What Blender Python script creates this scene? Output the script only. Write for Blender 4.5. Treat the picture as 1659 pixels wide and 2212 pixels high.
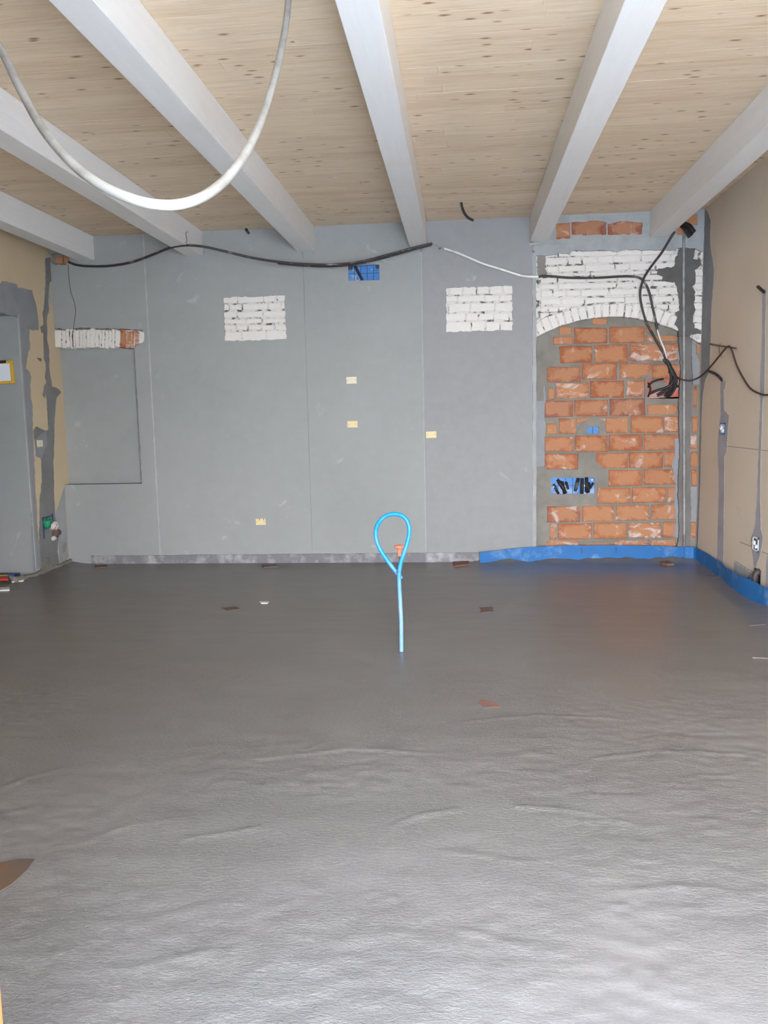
import bpy, bmesh, math, random
import numpy as np
from mathutils import Vector, Matrix

# ------------------------------------------------------------------ camera, sky, sun, exposure
for o in list(bpy.data.objects): bpy.data.objects.remove(o)
SC = bpy.context.scene
COL = SC.collection
IW, IH, FPX = 1659, 2212, 1760.0
CAM = np.array([0.0, -8.0, 1.43])
_y, _p, _r = .096, .1147, .0217
_f = np.array([-math.sin(_y)*math.cos(_p), math.cos(_y)*math.cos(_p), -math.sin(_p)])
_r0 = np.array([math.cos(_y), math.sin(_y), 0.0]); _d0 = np.cross(_f, _r0)
_rx = math.cos(_r)*_r0 + math.sin(_r)*_d0; _dx = -math.sin(_r)*_r0 + math.cos(_r)*_d0
cam = bpy.data.cameras.new('camera'); camo = bpy.data.objects.new('camera', cam); COL.objects.link(camo)
cam.sensor_fit = 'VERTICAL'; cam.sensor_height = 36; cam.lens = FPX/IH*36; cam.clip_start = .05
mw = Matrix.Identity(4)
for i in range(3):
    mw[i][0] = _rx[i]; mw[i][1] = -_dx[i]; mw[i][2] = -_f[i]; mw[i][3] = CAM[i]
camo.matrix_world = mw
SC.camera = camo
SC.view_settings.view_transform = 'Standard'; SC.view_settings.look = 'None'
SC.view_settings.gamma = 1; SC.view_settings.use_curve_mapping = False
SC.view_settings.exposure = 3.15
SKY = 8.0
world = bpy.data.worlds.new('sky'); SC.world = world; world.use_nodes = True
nt = world.node_tree; nt.nodes.clear()
wo = nt.nodes.new('ShaderNodeOutputWorld'); bg = nt.nodes.new('ShaderNodeBackground')
tc = nt.nodes.new('ShaderNodeTexCoord'); sx = nt.nodes.new('ShaderNodeSeparateXYZ'); cr = nt.nodes.new('ShaderNodeValToRGB')
nt.links.new(tc.outputs['Generated'], sx.inputs[0]); nt.links.new(sx.outputs['Z'], cr.inputs[0])
cr.color_ramp.elements[0].color = (.915, .955, 1, 1); cr.color_ramp.elements[1].color = (.46, .66, 1, 1)
nt.links.new(cr.outputs[0], bg.inputs[0]); bg.inputs[1].default_value = SKY
nt.links.new(bg.outputs[0], wo.inputs[0])
def portal(loc, w, h, d):
    l = bpy.data.lights.new('daylight_portal', 'AREA'); l.shape = 'RECTANGLE'; l.size = w; l.size_y = h
    l.cycles.is_portal = True
    o = bpy.data.objects.new('daylight_portal', l); COL.objects.link(o); o.location = loc
    o.rotation_euler = Vector(d).to_track_quat('-Z', 'Z' if abs(d[2]) < .9 else 'Y').to_euler()
YR = -7.95                                  # far end of the room, behind the camera
OPX0, OPX1, OPZ = -.38, 1.25, 2.45            # wide glazed opening there
portal(((OPX0+OPX1)/2, YR-.15, OPZ/2), OPX1-OPX0, OPZ, (0, 1, 0))

# ------------------------------------------------------------------ helpers: real planes seen through the photograph's camera
def ray(x, y):
    return ((x-IW/2)/FPX)*_rx + ((y-IH/2)/FPX)*_dx + _f
def W(x, y, Y=0.0):
    d = ray(x, y); q = CAM + d*((Y+8.0)/d[1]); return (float(q[0]), float(q[2]))
def W3(x, y, Y=0.0):
    a, b = W(x, y, Y); return (a, Y, b)
def F(x, y, z=0.0):
    d = ray(x, y); q = CAM + d*((z-CAM[2])/d[2]); return (float(q[0]), float(q[1]), z)
def S(x, y, X):
    d = ray(x, y); q = CAM + d*(X/d[0]); return (float(q[1]), float(q[2]))
def A(x, y, dep):
    q = CAM + ray(x, y)*dep; return tuple(float(v) for v in q)
def C5(x, y): return (1130+.3189*x, 440+.3189*y)
def C6(x, y): return (1130+.2441*x, 680+.2441*y)
def C4(x, y): return (900+.2411*x, 420+.2411*y)
def C3(x, y): return (420+.3255*x, 460+.3255*y)
RND = random.Random(7)
XR, XL, ZC = 2.25, -4.06, 3.28

def obj(name, verts, faces, mat, parent=None, smooth=False, origin=None, mats=None, fm=None):
    me = bpy.data.meshes.new(name)
    if origin is not None: verts = [(v[0]-origin[0], v[1]-origin[1], v[2]-origin[2]) for v in verts]
    me.from_pydata([tuple(v) for v in verts], [], faces)
    for m in (mats or [mat]): me.materials.append(m)
    if fm: me.polygons.foreach_set('material_index', fm)
    if smooth: me.polygons.foreach_set('use_smooth', [True]*len(me.polygons))
    me.validate(); me.update()
    o = bpy.data.objects.new(name, me); COL.objects.link(o)
    if parent is not None:
        o.parent = parent
    elif origin is not None: o.location = origin
    return o
def empty(name, loc):
    o = bpy.data.objects.new(name, None); COL.objects.link(o); o.location = loc; o.empty_display_size = .05; return o
def tag(o, label, cat, group=None):
    o['label'] = label; o['category'] = cat
    if group: o['group'] = group
    return o
def struct(o, label=None, cat=None):
    o['kind'] = 'structure'
    if label: o['label'] = label
    return o
def box(x0, x1, y0, y1, z0, z1):
    v = [(x0,y0,z0),(x1,y0,z0),(x1,y1,z0),(x0,y1,z0),(x0,y0,z1),(x1,y0,z1),(x1,y1,z1),(x0,y1,z1)]
    f = [(0,3,2,1),(4,5,6,7),(0,1,5,4),(1,2,6,5),(2,3,7,6),(3,0,4,7)]
    return v, f
def join(*vf):
    V, Fc = [], []
    for v, f in vf:
        n = len(V); V += list(v); Fc += [tuple(i+n for i in q) for q in f]
    return V, Fc
def cbox(x0, x1, y0, y1, z0, z1, c):
    """box with every edge chamfered by c"""
    bm = bmesh.new(); v, f = box(x0, x1, y0, y1, z0, z1)
    bv = [bm.verts.new(q) for q in v]
    for q in f: bm.faces.new([bv[i] for i in q])
    bmesh.ops.bevel(bm, geom=bm.edges[:], offset=c, segments=2, profile=.5, affect='EDGES')
    V = [tuple(q.co) for q in bm.verts]; bm.verts.index_update()
    Fc = [tuple(q.index for q in g.verts) for g in bm.faces]; bm.free(); return V, Fc
def rag(poly, step=.03, amp=.006, rnd=RND, closed=True):
    out = []; n = len(poly)
    for i in range(n if closed else n-1):
        a, b = poly[i], poly[(i+1) % n]
        L = math.hypot(b[0]-a[0], b[1]-a[1]); k = max(1, int(L/step))
        nx, ny = -(b[1]-a[1])/(L+1e-9), (b[0]-a[0])/(L+1e-9)
        for j in range(k):
            t = j/k; d = rnd.uniform(-amp, amp)
            if j: t += rnd.uniform(-.3, .3)/k
            out.append((a[0]+(b[0]-a[0])*t+nx*d, a[1]+(b[1]-a[1])*t+ny*d))
    return out
def slab(loops, d0, d1, plane):
    """polygon (first loop) with holes, extruded from d0 (front) to d1; plane = axis of depth"""
    bm = bmesh.new()
    def P(q, d):
        return {'y': (q[0], d, q[1]), 'x': (d, q[0], q[1]), 'z': (q[0], q[1], d)}[plane]
    V, Fc = [], []
    for lp in loops:
        vs = [bm.verts.new(P(q, d0)) for q in lp]
        for i in range(len(vs)): bm.edges.new((vs[i], vs[(i+1) % len(vs)]))
    bmesh.ops.triangle_fill(bm, use_beauty=True, use_dissolve=False, edges=bm.edges[:])
    bm.verts.index_update()
    ax = {'x': 0, 'y': 1, 'z': 2}[plane]
    fr = [tuple(v.index for v in f.verts) for f in bm.faces]
    V = [tuple(v.co) for v in bm.verts]; n = len(V)
    bk = []
    for v in V:
        q = list(v); q[ax] = d1; bk.append(tuple(q))
    sgn = 1 if d1 > d0 else -1
    def orient(t):
        a, b, c = (Vector(V[i]) for i in t[:3]); nn = (b-a).cross(c-a)
        return t if nn[ax]*sgn < 0 else t[::-1]
    fr = [orient(t) for t in fr]
    Fc = fr + [tuple(i+n for i in t[::-1]) for t in fr]
    k = 0
    for lp in loops:
        m = len(lp)
        for i in range(m):
            a, b = k+i, k+(i+1) % m
            Fc.append((a, b, b+n, a+n))
        k += m
    bm.free()
    vv = V+bk
    return vv, Fc
def catmull(pts, step):
    pts = [Vector(p) for p in pts]
    P = [pts[0]*2-pts[1]] + pts + [pts[-1]*2-pts[-2]]
    out = []
    for i in range(1, len(P)-2):
        a, b, c, d = P[i-1:i+3]; n = max(2, int((c-b).length/step*3))
        for j in range(n):
            t = j/n
            out.append(.5*((2*b)+(c-a)*t+(2*a-5*b+4*c-d)*t*t+(3*b-a-3*c+d)*t**3))
    out.append(P[-2])
    # even resample
    L = [0]
    for i in range(1, len(out)): L.append(L[-1]+(out[i]-out[i-1]).length)
    n = max(2, int(L[-1]/step)); res = []; k = 0
    for j in range(n+1):
        s = L[-1]*j/n
        while k < len(L)-2 and L[k+1] < s: k += 1
        u = (s-L[k])/max(1e-9, L[k+1]-L[k]); res.append(out[k].lerp(out[k+1], min(1, max(0, u))))
    return res
def tube(pts, r, step=.01, ns=8, corr=0.0, cap=True, raw=False):
    c = pts if raw else catmull(pts, step)
    c = [Vector(p) for p in c]
    V, Fc = [], []; up = None
    for i, p in enumerate(c):
        t = (c[min(i+1, len(c)-1)]-c[max(i-1, 0)]).normalized()
        if up is None: up = t.orthogonal().normalized()
        up = (up - t*up.dot(t)).normalized(); s = t.cross(up)
        rr = (r(i/(len(c)-1)) if callable(r) else r)
        if corr and i % 2: rr *= 1-corr
        for k in range(ns):
            a = 2*math.pi*k/ns; V.append(tuple(p+up*(rr*math.cos(a))+s*(rr*math.sin(a))))
    for i in range(len(c)-1):
        for k in range(ns):
            a = i*ns+k; b = i*ns+(k+1) % ns; Fc.append((a, b, b+ns, a+ns))
    if cap:
        Fc.append(tuple(range(ns))[::-1]); Fc.append(tuple((len(c)-1)*ns+k for k in range(ns)))
    return V, Fc
def brick_mesh(poly, y0, y1, ch=.004, jit=.003, rnd=RND, plane='y', sub=1):
    """front face y0, back y1, chamfered uneven outline; poly in the wall plane"""
    n = len(poly); ring = []
    for i in range(n):
        a, b = poly[i], poly[(i+1) % n]
        ring.append(a)
        for s in range(sub):
            t = (s+1)/(sub+1); ring.append((a[0]+(b[0]-a[0])*t, a[1]+(b[1]-a[1])*t))
    ring = [(p[0]+rnd.uniform(-jit, jit), p[1]+rnd.uniform(-jit, jit)) for p in ring]
    m = len(ring); cx = sum(p[0] for p in ring)/m; cy = sum(p[1] for p in ring)/m
    def ins(p, c):
        dx, dy = p[0]-cx, p[1]-cy
        return (p[0]-math.copysign(min(c, abs(dx)*.8), dx), p[1]-math.copysign(min(c, abs(dy)*.8), dy))
    V = []
    sg = 1 if y1 > y0 else -1
    for dep, c in ((y0, ch), (y0+sg*ch, 0), (y1, 0)):
        for p in ring:
            q = ins(p, c) if c else p
            V.append((q[0], dep, q[1]) if plane == 'y' else ((q[0], q[1], dep) if plane == 'z' else (dep, q[0], q[1])))
    Fc = [tuple(range(m))]
    for k in range(2):
        for i in range(m):
            a = k*m+i; b = k*m+(i+1) % m; Fc.append((a, a+m, b+m, b))
    # orientation
    return V, Fc
def fixn(o):
    bm = bmesh.new(); bm.from_mesh(o.data); bmesh.ops.recalc_face_normals(bm, faces=bm.faces[:]); bm.to_mesh(o.data); bm.free(); return o
def lathe(prof, ns=16, o=(0,0,0)):
    V, Fc = [], []
    for r, z in prof:
        for k in range(ns):
            a = 2*math.pi*k/ns; V.append((o[0]+r*math.cos(a), o[1]+r*math.sin(a), o[2]+z))
    for i in range(len(prof)-1):
        for k in range(ns):
            a = i*ns+k; b = i*ns+(k+1) % ns; Fc.append((a, b, b+ns, a+ns))
    Fc.append(tuple(range(ns))[::-1]); Fc.append(tuple((len(prof)-1)*ns+k for k in range(ns)))
    return V, Fc
def blob(pts3, r, seed, n=3):
    bm = bmesh.new(); bmesh.ops.create_icosphere(bm, subdivisions=2, radius=1); rr = random.Random(seed)
    for q in bm.verts:
        k = 1+rr.uniform(-.28, .28); q.co = Vector((q.co.x*r[0]*k+pts3[0], q.co.y*r[1]*k+pts3[1], q.co.z*r[2]*k+pts3[2]))
    bm.verts.index_update(); V = [tuple(q.co) for q in bm.verts]; Fc = [tuple(q.index for q in g.verts) for g in bm.faces]; bm.free(); return V, Fc
_nr = np.random.RandomState(3)
def vnoise(X, Y, sx, sy, seed):
    """smooth value noise, cell sizes sx, sy"""
    r = np.random.RandomState(seed).rand(256, 256)
    u = X/sx; v = Y/sy; i = np.floor(u).astype(int); j = np.floor(v).astype(int)
    a = u-i; b = v-j; a = a*a*(3-2*a); b = b*b*(3-2*b)
    g = lambda p, q: r[p % 256, q % 256]
    return (g(i,j)*(1-a)+g(i+1,j)*a)*(1-b)+(g(i,j+1)*(1-a)+g(i+1,j+1)*a)*b-.5

# ------------------------------------------------------------------ materials
class NT:
    def __init__(s, name):
        s.m = bpy.data.materials.new(name); s.m.use_nodes = True; s.t = s.m.node_tree
        s.b = s.t.nodes['Principled BSDF']; s.b.inputs['Roughness'].default_value = .85
        s.b.inputs['Specular IOR Level'].default_value = .25
    def n(s, ty, **k):
        q = s.t.nodes.new(ty)
        for a, v in k.items(): setattr(q, a, v)
        return q
    def l(s, a, b): s.t.links.new(a, b)
    def coord(s, kind='Object', scale=(1,1,1), rand=0.0):
        c = s.n('ShaderNodeTexCoord'); m = s.n('ShaderNodeMapping'); m.inputs['Scale'].default_value = scale
        if kind == 'World':
            g = s.n('ShaderNodeNewGeometry'); s.l(g.outputs['Position'], m.inputs['Vector'])
        else: s.l(c.outputs[kind], m.inputs['Vector'])
        if rand:
            oi = s.n('ShaderNodeObjectInfo'); mu = s.n('ShaderNodeVectorMath', operation='SCALE'); mu.inputs[3].default_value = rand
            cb = s.n('ShaderNodeCombineXYZ')
            for i in range(3): s.l(oi.outputs['Random'], cb.inputs[i])
            s.l(cb.outputs[0], mu.inputs[0]); s.l(mu.outputs[0], m.inputs['Location'])
        return m.outputs[0]
    def noise(s, vec, scale, detail=3, rough=.55, dist=0.0):
        q = s.n('ShaderNodeTexNoise'); s.l(vec, q.inputs['Vector']); q.inputs['Scale'].default_value = scale
        q.inputs['Detail'].default_value = detail; q.inputs['Roughness'].default_value = rough; q.inputs['Distortion'].default_value = dist
        return q.outputs['Fac']
    def ramp(s, fac, stops):
        q = s.n('ShaderNodeValToRGB'); s.l(fac, q.inputs[0]); e = q.color_ramp.elements
        while len(e) < len(stops): e.new(.5)
        for i, (p, c) in enumerate(stops):
            e[i].position = p; e[i].color = (c, c, c, 1) if not isinstance(c, tuple) else (*c, 1)
        return q.outputs[0]
    def mix(s, fac, a, b, mode='MIX'):
        q = s.n('ShaderNodeMix', data_type='RGBA', blend_type=mode)
        if isinstance(fac, float): q.inputs[0].default_value = fac
        else: s.l(fac, q.inputs[0])
        for i, v in ((6, a), (7, b)):
            if isinstance(v, tuple): q.inputs[i].default_value = (*v, 1)
            else: s.l(v, q.inputs[i])
        return q.outputs[2]
    def bump(s, h, strength=.3, dist=.004, nrm=None):
        q = s.n('ShaderNodeBump'); s.l(h, q.inputs['Height']); q.inputs['Strength'].default_value = strength; q.inputs['Distance'].default_value = dist
        if nrm: s.l(nrm, q.inputs['Normal'])
        return q.outputs[0]
    def out(s, col=None, rough=None, nrm=None, metal=None, spec=None):
        if col is not None:
            if isinstance(col, tuple): s.b.inputs['Base Color'].default_value = (*col, 1)
            else: s.l(col, s.b.inputs['Base Color'])
        if rough is not None:
            if isinstance(rough, float): s.b.inputs['Roughness'].default_value = rough
            else: s.l(rough, s.b.inputs['Roughness'])
        if nrm is not None: s.l(nrm, s.b.inputs['Normal'])
        if metal is not None: s.b.inputs['Metallic'].default_value = metal
        if spec is not None: s.b.inputs['Specular IOR Level'].default_value = spec
        return s.m
def plain(name, col, rough=.6, var=.12, scale=30, bump=.15, metal=None, spec=.35, dirt=None, dirt_amt=.5, rand=1.0):
    t = NT(name); v = t.coord('Object', rand=rand*7)
    n1 = t.noise(v, scale, 4)
    c = t.mix(n1, tuple(x*(1-var) for x in col), tuple(min(1, x*(1+var)) for x in col))
    if dirt:
        n2 = t.noise(v, scale*.35, 5, .65)
        c = t.mix(t.ramp(n2, [(.62-dirt_amt*.35, 0.0), (.75-dirt_amt*.2, 1.0)]), c, dirt)
    return t.out(c, float(rough), t.bump(n1, bump, .003), metal, spec)

def m_board(name='grey_skim_board', c0=(.270,.271,.259), c1=(.360,.362,.346)):
    t = NT(name); v = t.coord('World')
    a = t.noise(v, .9, 4, .6); b = t.noise(v, 9, 5, .6); c = t.noise(v, 3.2, 6, .7, .6)
    col = t.mix(a, c0, c1)
    col = t.mix(t.ramp(b, [(.3, 0.0), (.8, .35)]), col, (.37,.375,.37))
    sc = t.ramp(c, [(.64, 0.0), (.76, .6)])
    col = t.mix(sc, col, (.55,.56,.56))
    st = t.noise(t.coord('World', (1.2, 1, 14)), 5, 3, .6)
    col = t.mix(t.ramp(st, [(.7, 0.0), (.78, .25)]), col, (.5,.5,.5))
    return t.out(col, .8, t.bump(b, .12, .004), spec=.25)
def m_brick_white():
    t = NT('whitewashed_brick'); v = t.coord('Object', rand=9); w = t.coord('World')
    a = t.noise(v, 14, 5, .65); b = t.noise(w, 11, 6, .7, .4); c = t.noise(w, 5, 5, .7)
    col = t.mix(a, (.68,.63,.575), (.78,.735,.685))
    col = t.mix(t.ramp(b, [(.70, 0.0), (.80, .55)]), col, (.36,.33,.30))
    col = t.mix(t.ramp(c, [(.74, 0.0), (.79, .8)]), col, (.50,.22,.10))
    return t.out(col, .9, t.bump(a, .5, .006), spec=.15)
def m_mortar_white():
    t = NT('whitewashed_joint'); w = t.coord('World')
    a = t.noise(w, 16, 5, .65, .3); b = t.noise(w, 60, 3)
    col = t.mix(t.ramp(a, [(.49, 0.0), (.60, 1.0)]), (.70,.65,.595), (.11,.10,.09))
    return t.out(col, .95, t.bump(b, .5, .004), spec=.1)
def m_brick_orange(name='hollow_clay_brick', lime=.84):
    t = NT(name); v = t.coord('Object', rand=11); ws = t.coord('Object', (6, 6, 60), rand=5)
    oi = t.n('ShaderNodeObjectInfo')
    base = t.ramp(oi.outputs['Random'], [(0, (.30,.098,.046)), (.35, (.355,.122,.06)), (.7, (.375,.148,.07)), (1, (.27,.098,.066))])
    a = t.noise(v, 6.5, 4, .55, .5); st = t.noise(ws, 3, 3)
    # paler fired heart in the middle of each face, darker kiss marks round the edge
    c = t.coord('Object', (6.2, 0, 12.5)); ab = t.n('ShaderNodeVectorMath', operation='ABSOLUTE'); t.l(c, ab.inputs[0])
    sp = t.n('ShaderNodeSeparateXYZ'); t.l(ab.outputs[0], sp.inputs[0]); ln = t.n('ShaderNodeMath', operation='SMOOTH_MAX'); ln.inputs[2].default_value = .35
    t.l(sp.outputs[0], ln.inputs[0]); t.l(sp.outputs[2], ln.inputs[1])
    a2 = t.noise(v, 11, 4, .6, .8)
    ad = t.n('ShaderNodeMath', operation='MULTIPLY_ADD'); t.l(a2, ad.inputs[0]); ad.inputs[1].default_value = 1.9; t.l(ln.outputs[0], ad.inputs[2])
    mr = t.n('ShaderNodeMapRange'); t.l(ad.outputs[0], mr.inputs[0]); mr.inputs[1].default_value = 1.90; mr.inputs[2].default_value = 1.52; mr.inputs[3].default_value = 0; mr.inputs[4].default_value = .8
    pale = t.mix(.6, base, (.53,.285,.15))
    col = t.mix(mr.outputs[0], base, pale)
    col = t.mix(t.ramp(st, [(.5, 0.0), (.8, .3)]), col, (.55,.32,.19))
    b = t.noise(v, 7, 5, .6, .7); w1 = t.ramp(b, [(.60, 0.0), (.70, .8)])
    vo = t.n('ShaderNodeMath', operation='MULTIPLY'); t.l(oi.outputs['Random'], vo.inputs[0]); vo.inputs[1].default_value = 7.31
    fr = t.n('ShaderNodeMath', operation='FRACT'); t.l(vo.outputs[0], fr.inputs[0])
    lo = t.n('ShaderNodeMapRange'); t.l(fr.outputs[0], lo.inputs[0]); lo.inputs[1].default_value = lime; lo.inputs[2].default_value = lime+.02
    b2 = t.noise(t.coord('Object', (5, 5, 9), rand=3), 1.6, 5, .65, .6)
    big = t.n('ShaderNodeMath', operation='MULTIPLY'); t.l(t.ramp(b2, [(.47, 0.0), (.64, .8)]), big.inputs[0]); t.l(lo.outputs[0], big.inputs[1])
    col = t.mix(w1, col, (.56,.47,.42)); col = t.mix(big.outputs[0], col, (.64,.57,.54))
    return t.out(col, .88, t.bump(st, .35, .004), spec=.15)
def m_wood():
    t = NT('spruce_board'); v = t.coord('Object', (1, 1, 1), rand=40)
    g = t.coord('Object', (.9, 14, 14), rand=40)
    oi = t.n('ShaderNodeObjectInfo')
    base = t.ramp(oi.outputs['Random'], [(0, (.66,.49,.32)), (.3, (.72,.55,.375)), (.6, (.76,.585,.40)), (.85, (.69,.52,.345)), (1, (.79,.63,.45))])
    n1 = t.noise(g, 2.2, 4, .6, .8)
    col = t.mix(t.ramp(n1, [(.35, 0.0), (.7, .55)]), base, (.86,.73,.57))
    n2 = t.noise(g, 5, 3, .5, .3)
    col = t.mix(t.ramp(n2, [(.52, 0.0), (.75, .5)]), col, (.52,.36,.215))
    # knots: stretched cells, only some cells carry one
    kv = t.coord('Object', (3.2, 9, 9), rand=40)
    vo = t.n('ShaderNodeTexVoronoi'); vo.inputs['Scale'].default_value = 1.75; vo.inputs['Randomness'].default_value = 1; t.l(kv, vo.inputs['Vector'])
    sp = t.n('ShaderNodeSeparateColor'); t.l(vo.outputs['Color'], sp.inputs[0])
    on = t.ramp(sp.outputs[0], [(.30, 0.0), (.32, 1.0)])
    wob = t.noise(v, 30, 3); ad = t.n('ShaderNodeMath', operation='MULTIPLY_ADD'); t.l(wob, ad.inputs[0]); ad.inputs[1].default_value = .12; t.l(vo.outputs['Distance'], ad.inputs[2])
    k = t.ramp(ad.outputs[0], [(.13, .9), (.27, 0.0)])
    km = t.n('ShaderNodeMath', operation='MULTIPLY'); t.l(k, km.inputs[0]); t.l(on, km.inputs[1])
    col = t.mix(km.outputs[0], col, (.24,.125,.06))
    return t.out(col, .6, t.bump(n1, .15, .003), spec=.3)
def m_beam():
    t = NT('white_glazed_timber'); g = t.coord('Object', (12, .8, 12), rand=20); v = t.coord('Object', rand=20)
    n1 = t.noise(g, 2.5, 4, .6, .4); n2 = t.noise(v, 3, 5, .6)
    col = t.mix(n1, (.745,.72,.70), (.83,.82,.805))
    col = t.mix(t.ramp(n2, [(.55, 0.0), (.8, .5)]), col, (.77,.68,.62))
    n3 = t.noise(t.coord('Object', (3, 6, 3), rand=20), 4, 3, .6)
    col = t.mix(t.ramp(n3, [(.68, 0.0), (.75, .7)]), col, (.88,.87,.85))
    return t.out(col, .5, t.bump(n1, .2, .004), spec=.35)
def m_screed():
    t = NT('wet_screed'); w = t.coord('World'); ws = t.coord('World', (1, 1.9, 1))
    big = t.noise(w, .55, 3, .5); md = t.noise(ws, 3.0, 5, .6, .5); fine = t.noise(ws, 42, 6, .72, .3); gr = t.noise(ws, 105, 4, .7)
    smooth = t.noise(w, .8, 3, .5, .4)
    g = t.n('ShaderNodeNewGeometry'); s3 = t.n('ShaderNodeSeparateXYZ'); t.l(g.outputs['Position'], s3.inputs[0])
    near = t.n('ShaderNodeMapRange'); near.interpolation_type = 'SMOOTHSTEP'; t.l(s3.outputs[1], near.inputs[0])
    near.inputs[1].default_value = -2.4; near.inputs[2].default_value = -5.4
    near.inputs[3].default_value = 0.0; near.inputs[4].default_value = 1
    mk = t.n('ShaderNodeMath', operation='MULTIPLY'); rs = t.n('ShaderNodeMapRange'); rs.interpolation_type = 'SMOOTHERSTEP'; t.l(smooth, rs.inputs[0]); rs.inputs[1].default_value = .34; rs.inputs[2].default_value = .58; rs.inputs[3].default_value = .08; t.l(rs.outputs[0], mk.inputs[0]); t.l(near.outputs[0], mk.inputs[1])
    col = t.mix(big, (.138,.121,.107), (.160,.143,.128))
    col = t.mix(t.ramp(md, [(.35, 0.0), (.7, .5)]), col, (.182,.166,.15))
    col = t.mix(t.ramp(gr, [(.55, 0.0), (.72, .35)]), col, (.27,.255,.235))
    h = t.n('ShaderNodeMath', operation='MULTIPLY_ADD'); t.l(gr, h.inputs[0]); h.inputs[1].default_value = .45; t.l(fine, h.inputs[2])
    h2 = t.n('ShaderNodeMath', operation='MULTIPLY'); t.l(h.outputs[0], h2.inputs[0]); t.l(mk.outputs[0], h2.inputs[1])
    nb = t.bump(h2.outputs[0], .9, .0095)
    nb = t.bump(md, .25, .01, nb)
    ro = t.n('ShaderNodeMapRange'); t.l(mk.outputs[0], ro.inputs[0]); ro.inputs[3].default_value = .295; ro.inputs[4].default_value = .38
    return t.out(col, ro.outputs[0], nb, spec=.32)
def m_beige(name='beige_plaster', c0=(.565,.43,.275), c1=(.64,.515,.35)):
    t = NT(name); w = t.coord('World')
    a = t.noise(w, 1.3, 4, .6); b = t.noise(w, 14, 5, .65); c = t.noise(w, 4.5, 5, .65, .5)
    col = t.mix(a, c0, c1)
    col = t.mix(t.ramp(c, [(.62, 0.0), (.78, .4)]), col, (.50,.36,.24))
    return t.out(col, .9, t.bump(b, .25, .005), spec=.15)
def m_mortar(name, c0, c1):
    t = NT(name); w = t.coord('World')
    a = t.noise(w, 4, 5, .65, .3); b = t.noise(w, 40, 4, .6)
    col = t.mix(t.ramp(a, [(.3, 0.0), (.7, 1.0)]), c0, c1)
    return t.out(col, .92, t.bump(b, .5, .004), spec=.15)
def m_dusty(name, col, dust, axis_mul=1.0, lo=.3, hi=.6, rough=.4):
    t = NT(name); v = t.coord('Object'); a = t.noise(v, 14, 5, .65)
    sx_ = t.n('ShaderNodeSeparateXYZ'); t.l(v, sx_.inputs[0])
    m = t.n('ShaderNodeMapRange'); t.l(sx_.outputs[2], m.inputs[0]); m.inputs[1].default_value = hi; m.inputs[2].default_value = lo; m.inputs[3].default_value = .02; m.inputs[4].default_value = .62*axis_mul
    ad = t.n('ShaderNodeMath', operation='MULTIPLY_ADD'); t.l(a, ad.inputs[0]); ad.inputs[1].default_value = .9; ad.inputs[2].default_value = -.45
    ad2 = t.n('ShaderNodeMath', operation='ADD', use_clamp=True); t.l(ad.outputs[0], ad2.inputs[0]); t.l(m.outputs[0], ad2.inputs[1])
    return t.out(t.mix(ad2.outputs[0], col, dust), rough, t.bump(a, .2, .002), spec=.4)
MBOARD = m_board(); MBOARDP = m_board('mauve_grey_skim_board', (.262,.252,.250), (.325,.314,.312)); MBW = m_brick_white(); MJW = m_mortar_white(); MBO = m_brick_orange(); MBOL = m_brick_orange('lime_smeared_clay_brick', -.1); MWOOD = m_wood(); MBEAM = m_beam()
MSCREED = m_screed(); MBEIGE = m_beige(); MBEIGER = m_beige('pale_beige_plaster', (.60,.485,.36), (.68,.585,.48))
MMORT = m_mortar('grey_mortar', (.185,.165,.140), (.275,.252,.220))
MMORTD = m_mortar('dark_mortar', (.098,.090,.083), (.150,.140,.131))
MPLAST = m_mortar('pale_grey_plaster', (.30,.305,.30), (.41,.415,.41))
MFILL = m_mortar('grey_filler', (.245,.245,.255), (.315,.315,.325))
MFILLD = m_mortar('dark_filler', (.150,.137,.125), (.21,.195,.18)); MFILLG = m_mortar('old_grey_filler', (.19,.185,.18), (.25,.245,.24)); MFILLV = m_mortar('violet_grey_filler', (.325,.305,.325), (.41,.39,.41))
MFILLL = m_mortar('light_filler', (.36,.36,.36), (.47,.47,.47))
MFOAM = plain('blue_edge_foam', (.016,.13,.36), .55, .12, 12, .1, dirt=(.17,.30,.50), dirt_amt=.28)
MSTRIP = plain('dusty_grey_strip', (.20,.19,.20), .8, .2, 18, .3, dirt=(.42,.40,.41), dirt_amt=.42)
MBLK = plain('black_conduit', (.022,.018,.020), .45, .25, 20, .1, dirt=(.16,.14,.13), dirt_amt=.18)
MBLKD = plain('dusty_black_conduit', (.045,.036,.036), .5, .25, 20, .1, dirt=(.30,.27,.25), dirt_amt=.22)
MBROWN = plain('brown_cable', (.055,.035,.026), .55, .2, 20, .1)
MWHC = plain('white_conduit', (.76,.74,.70), .5, .08, 20, .15, dirt=(.50,.46,.40), dirt_amt=.25)
MHOSE = plain('white_dusty_conduit', (.30,.29,.27), .42, .07, 25, .2, dirt=(.20,.188,.165), dirt_amt=.42)
MPIPE = m_dusty('blue_dusty_conduit', (.006,.24,.62), (.29,.345,.40), lo=.26, hi=.60)
MYEL = plain('yellowish_cover', (.74,.60,.33), .55, .06, 40, .1)
MCREAM = plain('cream_cover', (.76,.68,.52), .55, .05, 40, .1)
MBOXB = plain('blue_box_plastic', (.045,.20,.50), .45, .12, 20, .1, dirt=(.42,.48,.55), dirt_amt=.28)
MBOXR = plain('red_box_plastic', (.50,.10,.055), .5, .15, 20, .1, dirt=(.45,.33,.28), dirt_amt=.4)
MMETAL = plain('galvanised_metal', (.36,.35,.345), .6, .2, 30, .3, metal=.3, dirt=(.20,.19,.18), dirt_amt=.45)
MNAIL = plain('rusty_nail', (.12,.075,.05), .7, .2, 60, .2)
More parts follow.
